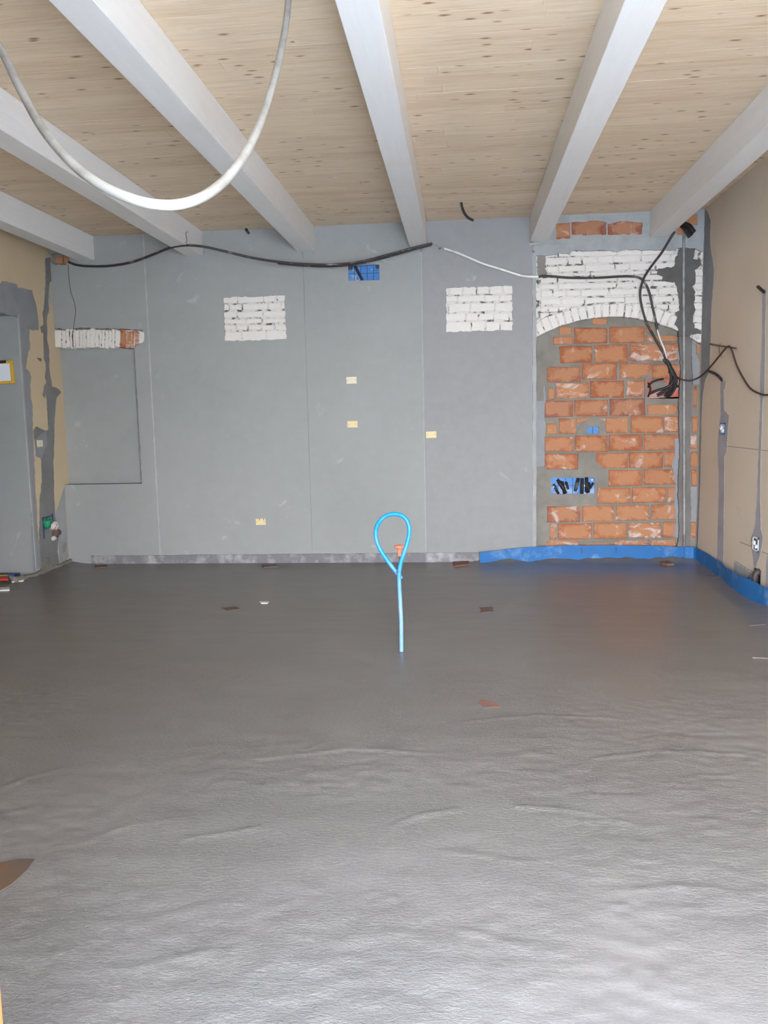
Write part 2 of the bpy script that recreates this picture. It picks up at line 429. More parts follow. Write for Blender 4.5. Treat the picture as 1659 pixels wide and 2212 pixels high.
MCORAL = plain('orange_cap_plastic', (.82,.24,.14), .5, .08, 40, .1)
MWHITE = plain('white_panel', (.78,.80,.84), .45, .03, 10, .05)
MYFR = plain('yellow_frame', (.66,.40,.045), .5, .15, 25, .1)
MGREEN = plain('green_plastic', (.02,.25,.12), .5, .15, 30, .1)
MRED = plain('red_plastic', (.55,.05,.03), .5, .12, 30, .1)
MPAPER = plain('white_paper', (.66,.65,.62), .8, .12, 20, .3)
MTERRA = plain('broken_clay', (.15,.085,.062), .85, .2, 30, .3, dirt=(.13,.115,.103), dirt_amt=.6)
MTERRB = plain('fresh_broken_clay', (.22,.085,.05), .85, .2, 30, .3, dirt=(.13,.115,.103), dirt_amt=.55)
MPLY = plain('shuttering_board', (.115,.062,.032), .6, .25, 10, .2, dirt=(.08,.058,.044), dirt_amt=.5)
MPOST = plain('varnished_wood', (.20,.085,.028), .5, .12, 14, .15)
MBLUED = plain('dark_blue_plastic', (.03,.06,.16), .5, .15, 30, .1)
MGROUND = plain('pale_paving', (.70,.67,.62), .9, .1, 3, .2)
MREND = plain('house_render', (.62,.58,.50), .9, .06, 4, .2)
MPENCIL = plain('pencil_line', (.25,.21,.17), .9, .1, 30, .0)

# ------------------------------------------------------------------ structure: floor
def make_floor():
    xs = np.linspace(XL, XR, 400)
    ys = np.concatenate([np.arange(-7.3, -3.8, .0135), np.arange(-3.8, -.8, .022), np.arange(-.8, .001, .0125)])
    if ys[-1] < -.0005: ys = np.append(ys, 0.0)
    X, Y = np.meshgrid(xs, ys)
    nearw = np.clip((-2.6-Y)/2.2, 0, 1); nearw = nearw*nearw*(3-2*nearw)
    Z = .005*vnoise(X, Y, 1.1, .9, 1) + .0022*vnoise(X, Y, .35, .2, 2)
    Z += nearw*(.0026*vnoise(X, Y, .16, .07, 3) + .0042*vnoise(X, Y, .045, .028, 4)*np.clip(vnoise(X, Y, .8, .6, 9)*4+.7, 0, 1))
    Z += (1-nearw)*.0010*vnoise(X, Y, .5, .07, 8)
    arcs = [[(0,1705),(60,1680),(170,1652)], [(180,1820),(270,1785),(380,1768)], [(400,1810),(480,1800),(565,1786)],
            [(845,1785),(900,1762),(985,1749)], [(1120,1742),(1240,1750),(1330,1768),(1395,1792)], [(1225,1688),(1290,1720),(1330,1745)],
            [(960,1838),(1050,1848),(1120,1862),(1190,1858)], [(1000,2010),(1090,2030),(1160,2060)], [(300,2090),(420,2060),(520,2048)], [(1350,1925),(1480,1915),(1640,1930)],
            [(1280,1640),(1420,1622),(1600,1628)], [(1000,1560),(1160,1545),(1330,1552)], [(560,1640),(760,1618),(960,1630)]]
    for a in arcs:
        P = [F(*q)[:2] for q in a]; d = np.full(X.shape, 9.0)
        for (x0, y0), (x1, y1) in zip(P[:-1], P[1:]):
            L2 = (x1-x0)**2+(y1-y0)**2; t = np.clip(((X-x0)*(x1-x0)+(Y-y0)*(y1-y0))/L2, 0, 1)
            d = np.minimum(d, np.hypot(X-x0-t*(x1-x0), Y-y0-t*(y1-y0)))
        Z += .006*np.exp(-(d/.011)**2)*(.6+.8*vnoise(X, Y, .05, .05, 11))
    # the screed climbs unevenly where it meets the walls
    e = vnoise(X, Y, .22, 3, 5)
    e2 = vnoise(X, Y, .045, 3, 6)
    up = np.clip((X+.05)/.5, 0, 1)
    Z += up*(.035+.05*e+.018*e2)*np.exp(-((-Y)/.10)**2)
    f1 = vnoise(X*0+3, Y, 3, .3, 7)+.4*vnoise(X*0+3, Y, 3, .06, 17)
    Z += np.clip((Y+3)/1.0, 0, 1)*(.02+.03*f1)*np.exp(-((XR-X)/.09)**2)
    Z += np.clip((Y+1.6)/.7, 0, 1)*(.022+.03*f1)*np.exp(-((X-XL)/.12)**2)
    ny, nx = X.shape
    V = np.stack([X, Y, Z], -1).reshape(-1, 3)
    idx = np.arange(nx*ny).reshape(ny, nx)
    Q = np.stack([idx[:-1,:-1], idx[:-1,1:], idx[1:,1:], idx[1:,:-1]], -1).reshape(-1, 4)
    me = bpy.data.meshes.new('floor'); me.from_pydata(V.tolist(), [], Q.tolist()); me.materials.append(MSCREED)
    me.polygons.foreach_set('use_smooth', [True]*len(me.polygons)); me.update()
    o = bpy.data.objects.new('floor', me); COL.objects.link(o)
    struct(o, 'freshly poured wet grey screed floor with trowel marks')
    return o
FLOOR = make_floor()
v, f = box(XL-3, XR+.5, YR-.3, .4, -.3, -.03)
obj('floor_base', v, f, MMORT, FLOOR)
obj('floor_rear', *box(XL, XR, YR-.3, -7.3, -.05, .001), MSCREED, FLOOR)
struct(obj('ground', *join(box(-20, 20, -34, YR-.31, -.2, -.06), box(XR+.26, 20, YR-.31, 8, -.2, -.06)), MGROUND), 'pale paving outside the room')

# ------------------------------------------------------------------ ceiling of spruce boards
ceil_o = struct(obj('ceiling', *join(box(XL-.6, XR+.3, YR-.3, .4, ZC+.012, ZC+.25), box(XL-.1, XR+.1, YR-.2, -7.32, ZC-.003, ZC+.012)), MWOOD), 'spruce board ceiling with knots')
pw = .118; rows = int(7.3/pw)
protos = {}
def plank(x0, L, y0, w, k):
    key = round(L, 2)
    if key not in protos:
        v, f = cbox(0, L, 0, pw-.0005, 0, .02, .0006)
        o = obj('plank', v, f, MWOOD, ceil_o); protos[key] = o
    else:
        o = protos[key].copy(); COL.objects.link(o); o.parent = ceil_o
    o.location = (x0, y0, ZC+RND.uniform(-.0003, .0003)-.004)
for r in range(rows):
    y0 = -pw*(r+1); x = XL-.25*RND.random(); end = XR
    first = True
    while x < end-.02:
        L = RND.choice([1.6, 2.0, 2.4, 3.0, 3.6])
        if first: L = RND.choice([1.0, 1.6, 2.4]); first = False
        if end-x-L < .5: L = round(end-x, 2)
        plank(x, L-.0005, y0, pw, r); x += L

# ------------------------------------------------------------------ beams
BX = [-3.76, -2.655, -1.552, -.470, .660, 1.760]
BL = ['white-glazed timber ceiling beam nearest the left wall', 'white ceiling beam with the bent nail and black conduit at its wall end',
      'white ceiling beam, third from the left, behind the hanging white hose loop', 'white ceiling beam running down the middle of the ceiling to the end of the black conduit',
      'white ceiling beam ending at the left edge of the bare brick bay', 'white ceiling beam nearest the right beige wall, above the black conduit bundle']
for i, x in enumerate(BX):
    V, Fc = [], []; n = 24; w = .168
    sec = [(-.5,0),(-.5,-1),(.5,-1),(.5,0)]
    L = -YR-.05
    v, f = cbox(x, x+w, -L, -.001, 3.042, ZC-.0055, .004)
    o = obj('ceiling_beam', v, f, MBEAM, origin=(x+w/2, -.001, 3.16)); tag(o, BL[i], 'beam', 'white timber ceiling beams')

# ------------------------------------------------------------------ back wall: masonry core
ZN0, ZN1 = W(220, 1046)[1], W(220, 749)[1]
XN = -3.235
XB = .716
core = join(box(XL-.4, XR+.3, .16, .45, 0, ZC+.2),
            box(XN, XB, .045, .16, 0, ZC), box(XL-.1, XN, .045, .16, 0, ZN0), box(XL-.1, XN, .045, .16, ZN1+.02, ZC),
            box(XB, XR+.02, .095, .16, 0, ZC))
wall_back = struct(obj('wall_back', *core, MMORT), 'grey boarded back wall with bare brick openings')
def wpart(name, vf, mat, smooth=False): return obj(name, vf[0], vf[1], mat, wall_back, smooth)
# grey skim-coated boards, with ragged cut-outs
P1 = [W(*C3(193, 562)), W(*C3(598, 547)), W(*C3(610, 838)), W(*C3(203, 850))]
P2 = [W(*C4(265, 838)), W(*C4(857, 818)), W(*C4(857, 1213)), W(*C4(268, 1232))]
PBX = [W(752, 573), W(819, 571), W(820, 605), W(753, 607)]
G = .0025
SX = [XL+.002, W(325, 800)[0], W(662, 800)[0], W(914, 800)[0], XB]
def seam(i, z):  # boards are hung plumb
    return SX[i]
lint = [(XL+.002, W(120, 752)[1]), W(150, 752), W(289, 749)]
lintr = [W(292, 749), W(300, 746), W(311, 738), W(313, 724), W(307, 714), W(295, 710)]
lintt = [W(270, 710), W(220, 709), W(170, 709), W(130, 710), (XL+.002, W(120, 710)[1])]
holeTL = [(XL+.002, W(112, 549)[1]), W(125, 546), W(150, 556), W(153, 567), W(135, 573), W(120, 572), (XL+.002, W(112, 566)[1])]
outer = [(XL+.002, ZC), (SX[1]-G, ZC), (SX[1]-G, 0), (XL+.002, 0), (XL+.002, ZN0), (XN, ZN0)]
b1 = outer + [(XN+.045, ZN1)] + rag(lintr, .02, .004, closed=False) + rag(lintt, .025, .007, closed=False) + [lintt[-1]] + rag(holeTL[::-1], .03, .01, closed=False) + [holeTL[0]]
# right side of niche leans like the photo
b1[5] = (XN, ZN0); b1[6] = (XN+.0, ZN1+.004)
wpart('wall_board', slab([b1], 0, .035, 'y'), MBOARD)
wpart('wall_board', slab([[(SX[1]+G, 0), (SX[2]-G, 0), (SX[2]-G, ZC), (SX[1]+G, ZC)], rag(P1, .03, .006)], 0, .035, 'y'), MBOARD)
wpart('wall_board', slab([[(SX[2]+G, 0), (SX[3]-G, 0), (SX[3]-G, ZC), (SX[2]+G, ZC)], PBX], 0, .035, 'y'), MBOARD)
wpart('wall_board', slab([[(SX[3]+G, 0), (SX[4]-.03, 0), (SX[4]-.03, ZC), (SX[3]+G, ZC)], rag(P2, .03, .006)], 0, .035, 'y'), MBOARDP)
# pale filler standing in the joints
for i, (z0, z1, wd) in ((1, (0.0, ZC, .012)), (2, (.0, 2.98, .004)), (3, (.0, 3.0, .006))):
    pl = [(SX[i]-wd/2, z0), (SX[i]+wd/2, z0), (SX[i]+wd/2, z1), (SX[i]-wd/2, z1)]
    wpart('joint_filler', slab([rag(pl, .05, wd*.28)], -.0008, .03, 'y'), MFILLL if i != 2 else MFILL)
# edge bead of the last board
wpart('edge_bead', slab([rag([(XB-.03, 0), (XB+.006, 0), (XB+.006, W(1160, 545)[1]), (XB-.03, W(1160, 545)[1])], .06, .003)], -.003, .06, 'y'), MPLAST)
# niche lining
wpart('niche_panel', slab([[(XL, ZN0-.01), (XN+.02, ZN0-.01), (XN+.02, ZN1+.03), (XL, ZN1+.03)]], .10, .16, 'y'), MBOARD)
wpart('niche_sill', box(XL, XN, .0352, .10, ZN0-.012, ZN0), MBOARD)
wpart('niche_reveal', box(XN, XN+.012, .0352, .10, ZN0, ZN1), MBOARD)
wpart('corner_bead', box(XN-.004, XN+.004, -.004, .010, ZN0+.002, ZN1-.01), MMETAL)
def bpoly(pts, Y): return [W(p[0], p[1], Y) for p in pts]
def brick(pts, Y0, Y1, mat, ch=.004, jit=.003, sub=1, wall=True):
    v, f = brick_mesh(pts, Y0, Y1, ch, jit, RND, 'y', sub)
    cx = sum(p[0] for p in pts)/len(pts); cz = sum(p[1] for p in pts)/len(pts)
    o = obj('brick', v, f, mat, wall_back, origin=(cx, 0, cz)); o.location = (cx, 0, cz)
    fixn(o); return o
# white brick panel left
def rows_of_bricks(cv, rows, x0, x1, Y=.004):
    for (ya, yb, sl, js) in rows:
        xs = [x0] + js + [x1]
        for a, b in zip(xs[:-1], xs[1:]):
            ga = 3 if a != x0 else -8; gb = -3 if b != x1 else 8
            q = [cv(a+ga, yb-sl*(a-x0)-2), cv(b+gb, yb-sl*(b-x0)-2), cv(b+gb, ya-sl*(b-x0)+2), cv(a+ga, ya-sl*(a-x0)+2)]
            yy = Y+RND.uniform(0, .007)
            brick([W(p[0], p[1], yy) for p in q], yy, .044, MBW, .006, .005, sub=2)
wpart('brick_joints', slab([[(P1[0][0]-.05, P1[3][1]-.05), (P1[1][0]+.05, P1[3][1]-.05), (P1[1][0]+.05, P1[1][1]+.06), (P1[0][0]-.05, P1[1][1]+.06)]], .014, .0455, 'y'), MJW)
rows_of_bricks(C3, [(540,603,.035,[285,460,548]), (607,651,.035,[232,318,490,575]), (656,700,.03,[283,452]), (704,738,.02,[345,450]), (742,781,.01,[278,355,445,532]), (786,856,.02,[313,478])], 193, 608)
wpart('brick_joints', slab([[(P2[0][0]-.05, P2[3][1]-.05), (P2[1][0]+.05, P2[3][1]-.05), (P2[1][0]+.05, P2[1][1]+.06), (P2[0][0]-.05, P2[1][1]+.06)]], .014, .0455, 'y'), MJW)
rows_of_bricks(C4, [(820,902,.02,[293,415,537,653,772]), (908,968,.02,[367,610,745]), (974,1056,.01,[287,480,700]), (1063,1133,.01,[440,555,690,830]), (1139,1245,.01,[490,620,745])], 265, 857)
# niche lintel: bricks on end
edges = [118,133,142,151,157,163,171,178,186,194,205,213,219,226,234,240,248,259.5,270,282,290,299,312]
for k, (a, b) in enumerate(zip(edges[:-1], edges[1:])):
    lean = (k-10)*.35
    t = 713+RND.uniform(-5, 4); bt = 751+RND.uniform(-2, 2)
    if k == len(edges)-2: t, bt = 716, 742
    mat = MBO if k in (17,) else (MBW if k < 17 or k == 21 else MBOL)
    q = [(a+.6-lean*.0, bt), (b-.6, bt), (b-.6+lean*.3, t), (a+.6+lean*.3, t)]
    yy = -.002+RND.uniform(0, .006)
    brick([W(p[0], p[1], yy) for p in q], yy, .10, mat, .005, .005, sub=2)
wpart('lintel_joints', slab([rag([W(116, 750, .02), W(300, 748, .02), W(311, 735, .02), W(305, 714, .02), W(116, 712, .02)], .03, .004)], .006, .10, 'y'), MJW)
# bare bricks in the broken corner under the first beam
for q in ([(118,556),(134,552),(136,571),(120,570)], [(137,553),(152,559),(152,569),(138,571)]):
    brick([W(p[0], p[1], .03) for p in q], .03, .05, MBO, .004, .005)

# ------------------------------------------------------------------ brick bay: white courses, arch, orange infill
YW, YO = .012, .064
aL, aM, aR = W(*C5(112, 893), YW), W(*C5(572, 766), YW), W(*C5(1062, 868), YW)
def circ(p, q, r):
    ax, ay = p; bx, by = q; cx_, cy_ = r
    d = 2*(ax*(by-cy_)+bx*(cy_-ay)+cx_*(ay-by))
    ux = ((ax*ax+ay*ay)*(by-cy_)+(bx*bx+by*by)*(cy_-ay)+(cx_*cx_+cy_*cy_)*(ay-by))/d
    uy = ((ax*ax+ay*ay)*(cx_-bx)+(bx*bx+by*by)*(ax-cx_)+(cx_*cx_+cy_*cy_)*(bx-ax))/d
    return ux, uy, math.hypot(ax-ux, ay-uy)
ACX, ACZ, AR = circ(aL, aM, aR)
AH = .128
def zin(x): return ACZ+math.sqrt(max(0, AR**2-(x-ACX)**2))
def zex(x): return ACZ+math.sqrt(max(0, (AR+AH)**2-(x-ACX)**2))
# backing of the white courses (joints), bottom edge follows the arch
xs = np.linspace(XB-.02, XR, 26)
pl = [(float(x), zin(float(x))+.004) for x in xs] + [(XR, ZC), (XB-.02, ZC)]
wpart('brick_joints', slab([pl], .0215, .095, 'y'), MJW)
a0 = math.atan2(aL[1]-ACZ, aL[0]-ACX); a1 = math.atan2(aR[1]-ACZ, aR[0]-ACX); NV = 20
for k in range(NV):
    ta = a0+(a1-a0)*(k+.06)/NV; tb = a0+(a1-a0)*(k+.94)/NV
    hh = AH+RND.uniform(-.012, .006)
    q = [(ACX+AR*math.cos(ta), ACZ+AR*math.sin(ta)), (ACX+AR*math.cos(tb), ACZ+AR*math.sin(tb)),
         (ACX+(AR+hh)*math.cos(tb), ACZ+(AR+hh)*math.sin(tb)), (ACX+(AR+hh)*math.cos(ta), ACZ+(AR+hh)*math.sin(ta))]
    yy = YW+RND.uniform(-.003, .005); brick(q, yy, .10, MBW, .006, .004)
def course(ya, yb, sl, js, x0=118, x1=1062):
    xs = [x0]+js+[x1]
    for a, b in zip(xs[:-1], xs[1:]):
        ga = 3 if a != x0 else 0; gb = -3 if b != x1 else RND.uniform(-18, 6)
        c = [W(*C5(a+ga, yb-sl*(a+ga-x0)-2), YW), W(*C5(b+gb, yb-sl*(b+gb-x0)-2), YW), W(*C5(b+gb, ya-sl*(b+gb-x0)+2), YW), W(*C5(a+ga, ya-sl*(a+ga-x0)+2), YW)]
        n = 5; lo = []
        for i in range(n):
            t = i/(n-1); x = c[0][0]+(c[1][0]-c[0][0])*t; z = c[0][1]+(c[1][1]-c[0][1])*t
            lo.append((x, max(z, zex(x)+.008)))
        top = min(c[2][1], c[3][1])
        if max(top-p[1] for p in lo) < .012: continue
        lo = [(x, min(z, top-.006)) for x, z in lo]
        q = lo+[c[2], c[3]] if any(z > c[0][1]+.01 for _, z in lo) else c
        yy = YW+RND.uniform(-.002, .008); brick(q, yy, .05, MBW, .006, .0045, sub=2 if len(q) == 4 else 0)
course(322, 360, .018, [238, 318, 640, 805], 150, 1035)
course(364, 416, .03, [303, 400, 505, 612, 797, 1000], 150)
course(420, 468, .03, [237, 420, 622, 725, 900], 160)
course(472, 497, .028, [190, 340, 455, 575, 720, 865], 165)
course(501, 540, .03, [235, 430, 640, 800])
course(544, 584, .03, [237, 633, 878])
course(588, 636, .025, [201, 293, 392, 582, 785, 915])
course(641, 690, .025, [260, 420, 690, 880, 1020])
course(694, 735, .02, [170, 240, 330, 900, 985])
course(739, 780, .01, [180, 250, 1000])
course(784, 830, .0, [170], x1=1062)
# strip of white bricks right of the chase
for k, (a, b) in enumerate([(338,372),(440,488),(492,535),(540,580),(584,622),(626,668),(672,715),(719,760),(764,805),(809,852)]):
    xa = 1158+RND.uniform(-8, 10); xb = 1216+RND.uniform(-4, 3)
    if k == 0: xa = 1165; xb = 1185
    yy = YW+RND.uniform(-.004, .004); brick([W(*C5(x, y), YW) for x, y in ((xa,b),(xb,b),(xb,a),(xa,a))], yy, .05, MBW, .006, .006)
# orange hollow bricks of the infill (crop coordinates of the photograph, put on their own plane)
OB = [(612,88,742,32),(318,178,428,104),(268,262,440,192),(455,252,745,112),(766,248,1076,104),(1090,236,1362,182),(1090,158,1150,104),
 (320,428,612,276),(634,424,926,264),(946,410,1372,252),(212,596,506,462),(524,572,830,430),(856,566,1140,428),(1146,566,1392,442),
 (222,748,276,655),(290,740,580,604),(594,734,894,584),(916,722,1074,582),(192,906,440,760),(456,898,748,752),(768,892,1080,742),(1096,884,1362,790),
 (206,1058,300,962),(316,1054,472,918),(735,1046,934,908),(952,1046,1244,898),(1254,1034,1372,896),(192,1212,440,1078),(456,1212,746,1066),(760,1206,1056,1058),(1070,1200,1374,1056),
 (194,1366,486,1228),(645,1360,926,1222),(936,1356,1236,1214),(1248,1344,1342,1210),(760,1516,1056,1372),(1070,1504,1350,1366),(672,1516,712,1474),
 (656,1672,950,1530),(966,1664,1268,1526),(1282,1660,1372,1522),(214,1836,502,1694),(518,1830,806,1688),(822,1822,1116,1684),(1132,1814,1370,1678),
 (236,1990,296,1852),(312,1988,606,1846),(620,1982,920,1840),(934,1976,1222,1838),(1238,1970,1350,1832),
 (196,2060,490,1998),(810,2066,1120,1996),(1132,2072,1352,1994),(500,2062,800,2020)]
for (xa, yb, xb, ya) in OB:
    yy = YO+RND.uniform(-.003, .004)
    c = [C6(xa, yb), C6(xb, yb-.006*(xb-xa)), C6(xb, ya-.0*(xb-xa)), C6(xa, ya+.006*(xb-xa))]
    brick([W(p[0], p[1], yy) for p in c], yy, .11, MBO if ya < 1900 or xa < 400 else MBO, .005, .0035)
# bricks around the small outlet are cut back to a curve
for pts in ([(316,1056),(316,918),(600,912),(560,940),(500,968),(478,1010),(474,1054)], [(660,912),(930,908),(735,1046),(730,1000),(718,960),(690,930)]):
    pass
brick([W(*C6(x, y), YO) for x, y in ((474,966),(474,916),(610,912),(575,938),(520,952))], YO, .11, MBO, .004, .003, sub=0)
brick([W(*C6(x, y), YO) for x, y in ((733,1000),(728,960),(700,930),(662,912),(735,909))], YO, .11, MBO, .004, .003, sub=0)
for (xa, yb, xb, ya) in [(1532,240,1582,166),(1538,345,1582,246),(1506,820,1540,632),(1498,1042,1542,902),(1482,1190,1536,1062),(1484,1350,1542,1212),(1490,1512,1538,1372),(1486,1972,1556,1834)]:
    yy = YO+RND.uniform(-.003, .004); brick([W(*C6(x, y), yy) for x, y in ((xa,yb),(xb,yb-3),(xb,ya),(xa,ya+3))], yy, .11, MBO, .004, .005)
# mortar bed of the infill with smears
pl = [(XB, 0), (XR, 0), (XR, zin(2.18)), *[(float(x), zin(float(x))-.001) for x in np.linspace(2.18, XB+.03, 16)], (XB, zin(XB+.03))]
boxholes = []
def rectC6(x0, y0, x1, y1, Y): return [W(*C6(x, y), Y) for x, y in ((x0,y1),(x1,y1),(x1,y0),(x0,y0))]
H1 = rectC6(1098, 572, 1384, 742, .07); H2 = rectC6(248, 1440, 632, 1584, .07); H3 = rectC6(566, 992, 668, 1052, .07)
wpart('mortar_bed', slab([pl, H1, H2, H3], YO+.007, .095, 'y'), MMORT)
def smear(pts, Y0, Y1, mat, amp=.006, step=.035, cv=C6):
    return wpart('mortar_patch', slab([rag([W(*cv(x, y), Y0) for x, y in pts], step, amp)], Y0, Y1, 'y'), mat)
smear([(118,180),(205,150),(265,190),(262,268),(322,300),(330,430),(215,470),(205,598),(180,640),(185,760),(118,760)], YO-.004, .09, MMORT)
smear([(112,560),(190,560),(200,760),(186,900),(200,1000),(190,1200),(190,1340),(112,1340)], YO-.002, .09, MFILL)
smear([(104,1340),(220,1370),(600,1370),(600,1210),(640,1215),(640,1290),(700,1350),(745,1372),(745,1500),(640,1520),(640,1670),(205,1690),(205,2060),(104,2060)], YO-.003, .09, MMORT)
# (holes for the boxes are cut out of that patch below)
o = bpy.data.objects[[q.name for q in wall_back.children if q.name.startswith('mortar_patch')][-1]]
bpy.data.objects.remove(o)
wpart('mortar_patch', slab([rag([W(*C6(x, y), YO) for x, y in [(104,1340),(220,1372),(486,1372),(492,1216),(640,1216),(640,1290),(700,1350),(745,1372),(745,1500),(640,1520),(640,1672),(208,1690),(208,2060),(104,2060)]], .035, .005), H2], YO-.003, .09, 'y'), MMORT)
arc = [(480+127+130*math.cos(a), 1070-140*math.sin(a)) for a in np.linspace(math.pi, 0, 12)]
wpart('mortar_patch', slab([rag([W(*C6(x, y), YO) for x, y in arc], .03, .003), H3], YO-.005, .09, 'y'), MMORT)
wpart('mortar_patch', slab([rag([W(*C6(x, y), YO) for x, y in [(1078,560),(1040,560),(1045,535),(1140,530),(1140,568),(1384,568),(1384,760),(1200,775),(1100,795),(1078,790)]], .03, .003), H1], YO-.005, .09, 'y'), MMORT)
smear([(1340,1100),(1385,1090),(1385,1980),(1335,1960),(1350,1840),(1330,1600),(1350,1500),(1320,1340),(1345,1200)], YO-.004, .09, MFILL)
smear([(1350,330),(1400,300),(1400,560),(1380,440)], YO-.004, .09, MFILL)
# pale plaster band above the courses, with three bricks showing
band = [(XB-.01, ZC), (XR, ZC), (XR, W(*C5(1225, 300))[1])]
bot = [(1215,330),(1160,300),(1060,300),(1035,318),(900,316),(800,312),(700,306),(640,322),(560,316),(450,318),(335,316),(315,345),(240,335),(228,348),(150,352),(100,345)]
low = rag([W(*C5(x, y)) for x, y in bot], .03, .006, closed=False)
hole1 = rag([W(*C5(x, y)) for x, y in [(222,236),(320,236),(322,212),(470,214),(565,208),(566,210),(808,206),(806,128),(740,118),(660,122),(575,140),(560,125),(480,112),(400,124),(325,128),(225,138)]], .03, .006)
wpart('plaster_band', slab([band+low+[(XB-.01, low[-1][1])], hole1], .0, .026, 'y'), MPLAST)
for (xa, yb, xb, ya) in [(222,240,318,122),(328,224,562,104),(574,222,812,112),(1040,214,1092,150),(1098,210,1150,150),(1110,146,1180,70)]:
    brick([W(*C5(x, y), .006) for x, y in ((xa,yb),(xb,yb),(xb,ya),(xa,ya))], .006 if xa < 900 else -.003, .03, MBO, .004, .003)
for i, x in enumerate((323, 568)):
    wpart('brick_joint', slab([rag([W(*C5(x-4, 226), .004), W(*C5(x+4, 226), .004), W(*C5(x+5, 112), .004), W(*C5(x-5, 112), .004)], .03, .003)], .003, .03, 'y'), MPLAST)
wpart('plaster_ledge', slab([rag([W(*C5(x, y)) for x, y in [(40,285),(160,275),(330,272),(330,262),(160,262),(40,268)]], .04, .003)], -.006, .02, 'y'), MPLAST)
smear([(98,350),(150,352),(148,430),(165,470),(150,490),(108,490),(98,480)], .004, .06, MMORT, cv=C5)
# the chase filled with dark mortar
chase = [(1075,262),(1150,250),(1168,300),(1150,375),(1180,380),(1205,380),(1200,420),(1165,450),(1172,490),(1170,530),(1150,560),(1165,600),(1160,680),(1168,720),(1150,760),(1160,840),(1205,862),(1205,880),(1140,885),(1130,900),(1055,900),(1052,845),(1030,820),(1045,760),(1030,735),(1060,720),(1058,620),(1040,560),(1030,530),(945,525),(950,490),(910,478),(918,440),(1000,430),(1025,420),(1035,360),(1060,330)]
wpart('mortar_chase', slab([rag([W(*C5(x, y), .004) for x, y in chase], .02, .006)], .003, .06, 'y'), MMORTD)
wpart('mortar_chase', slab([rag([W(*C6(x, y), .03) for x, y in [(1375,150),(1500,150),(1490,400),(1500,800),(1480,1000),(1478,1400),(1488,1700),(1480,2060),(1360,2060),(1385,1900),(1372,1600),(1388,1200),(1378,800),(1395,500)]], .03, .005)], .03, .09, 'y'), MFILLD)
wpart('mortar_patch', slab([rag([W(*C6(x, y), .05) for x, y in [(1490,150),(1530,160),(1530,340),(1560,420),(1590,420),(1590,620),(1500,620)]], .03, .004)], .052, .09, 'y'), MFILL)
wpart('mortar_patch', slab([rag([W(*C6(x, y), .05) for x, y in [(1484,1520),(1560,1520),(1560,1825),(1484,1830)]], .03, .004)], .052, .09, 'y'), MFILL)
bt = W(1477, 492, -.002); bb = W(1478, 1190, -.002)
v, f = tube([(bt[0], -.003, bt[1]), ((bt[0]+bb[0])/2, -.003, (bt[1]+bb[1])/2), (bb[0], -.003, bb[1])], .013, .15, 10)
o = obj('metal_corner_bead', v, f, MMETAL, origin=(bb[0], -.003, bb[1]), smooth=True)
tag(o, 'thin vertical galvanised metal strip set in the mortar chase beside the orange bricks', 'metal strip')
# lower edge strip of old mortar

# ------------------------------------------------------------------ side walls
jy = -.665
wl = [(.16, 0), (.16, ZC), (YR-.3, ZC), (YR-.3, 0), (-1.75, 0), (-1.75, 2.45), (jy, 2.45), (jy, 0)]
wall_left = struct(obj('wall_left', *slab([wl], XL, XL-.40, 'x'), MBEIGE), 'beige left wall with grey plaster patches and doorway')
def lpart(name, pts, mat, d=.003, amp=.006, step=.03):
    q = rag([S(x, y, XL) for x, y in pts], step, amp)
    return obj(name, *slab([q], XL+d, XL-.01, 'x'), mat, wall_left)
obj('door_jamb', *join(box(XL-.395, XL+.004, jy-.012, jy+.02, -.02, 2.452), box(XL-.398, XL-.001, -1.74, jy, 2.440, 2.455)), MBOARD, wall_left)
obj('corner_bead', *box(XL-.004, XL+.007, jy-.016, jy-.008, -.02, 2.44), MFILLL, wall_left)
def L1(x, y): return (x/7.9, 580+y/7.9)
lpart('plaster_patch', [L1(-120,180)]+[L1(*p) for p in [(0,270),(40,225),(110,230),(230,255),(280,265),(300,320),(420,345),(500,365),(540,370),(580,500),(610,600),(625,720),(655,900),(655,1060),(590,1060),(500,1030),(495,1150),(515,1380),(480,1430),(455,1600),(440,1700),(500,1750),(525,1850),(510,2000),(525,2212)]]+[(70,880),(70,925),(74,1000),(76,1060),(79,1090),(80,1130),(83,1170),(87,1225),(74,1238)]+[(63,997),(38,684),(-20,672)], MFILL)
lpart('plaster_patch', [L1(*p) for p in [(770,-180),(860,-190),(880,0),(880,200),(840,230),(820,560),(830,700),(800,800),(790,900),(800,1000),(800,1200),(830,1400),(835,1550),(830,1700),(860,1850),(880,2010),(960,2040),(1040,2110),(1000,2160),(960,2212)]]+[(118,890),(117,920),(116,960),(115,1000),(116,1060),(118,1110),(125,1160),(124,1190),(127,1222),(88,1238),(84,1170),(85,1080),(90,1040),(88,985),(74,960),(72,930),(78,922),(84,925),(94,930),(104,930),(101,870),(98,845)]+[L1(*p) for p in [(760,2212),(720,2150),(760,2000),(790,1950),(760,1850),(780,1700),(780,1620),(750,1550),(745,1300),(740,1100),(700,1090),(690,1000),(740,960),(735,860),(720,760),(745,700),(755,500),(770,300)]], MFILLG, .0045)
lpart('plaster_patch', [L1(*p) for p in [(840,240),(850,400),(870,560),(860,600),(820,600),(825,400)]], MFILLL, .005, .003)
lpart('plaster_patch', [(118,1112),(128,1085),(139,1050),(141,1100),(145,1150),(147,1205),(128,1220),(125,1160)], MPLAST, .003, .004)
lpart('plaster_patch', [(134,1180),(139,1172),(143,1172),(142,1185),(139,1194),(135,1192)], MFILL, .005, .002)
lpart('plaster_patch', [(75,950),(98,930),(101,960),(88,990),(76,985)], MFILL, .006, .004)
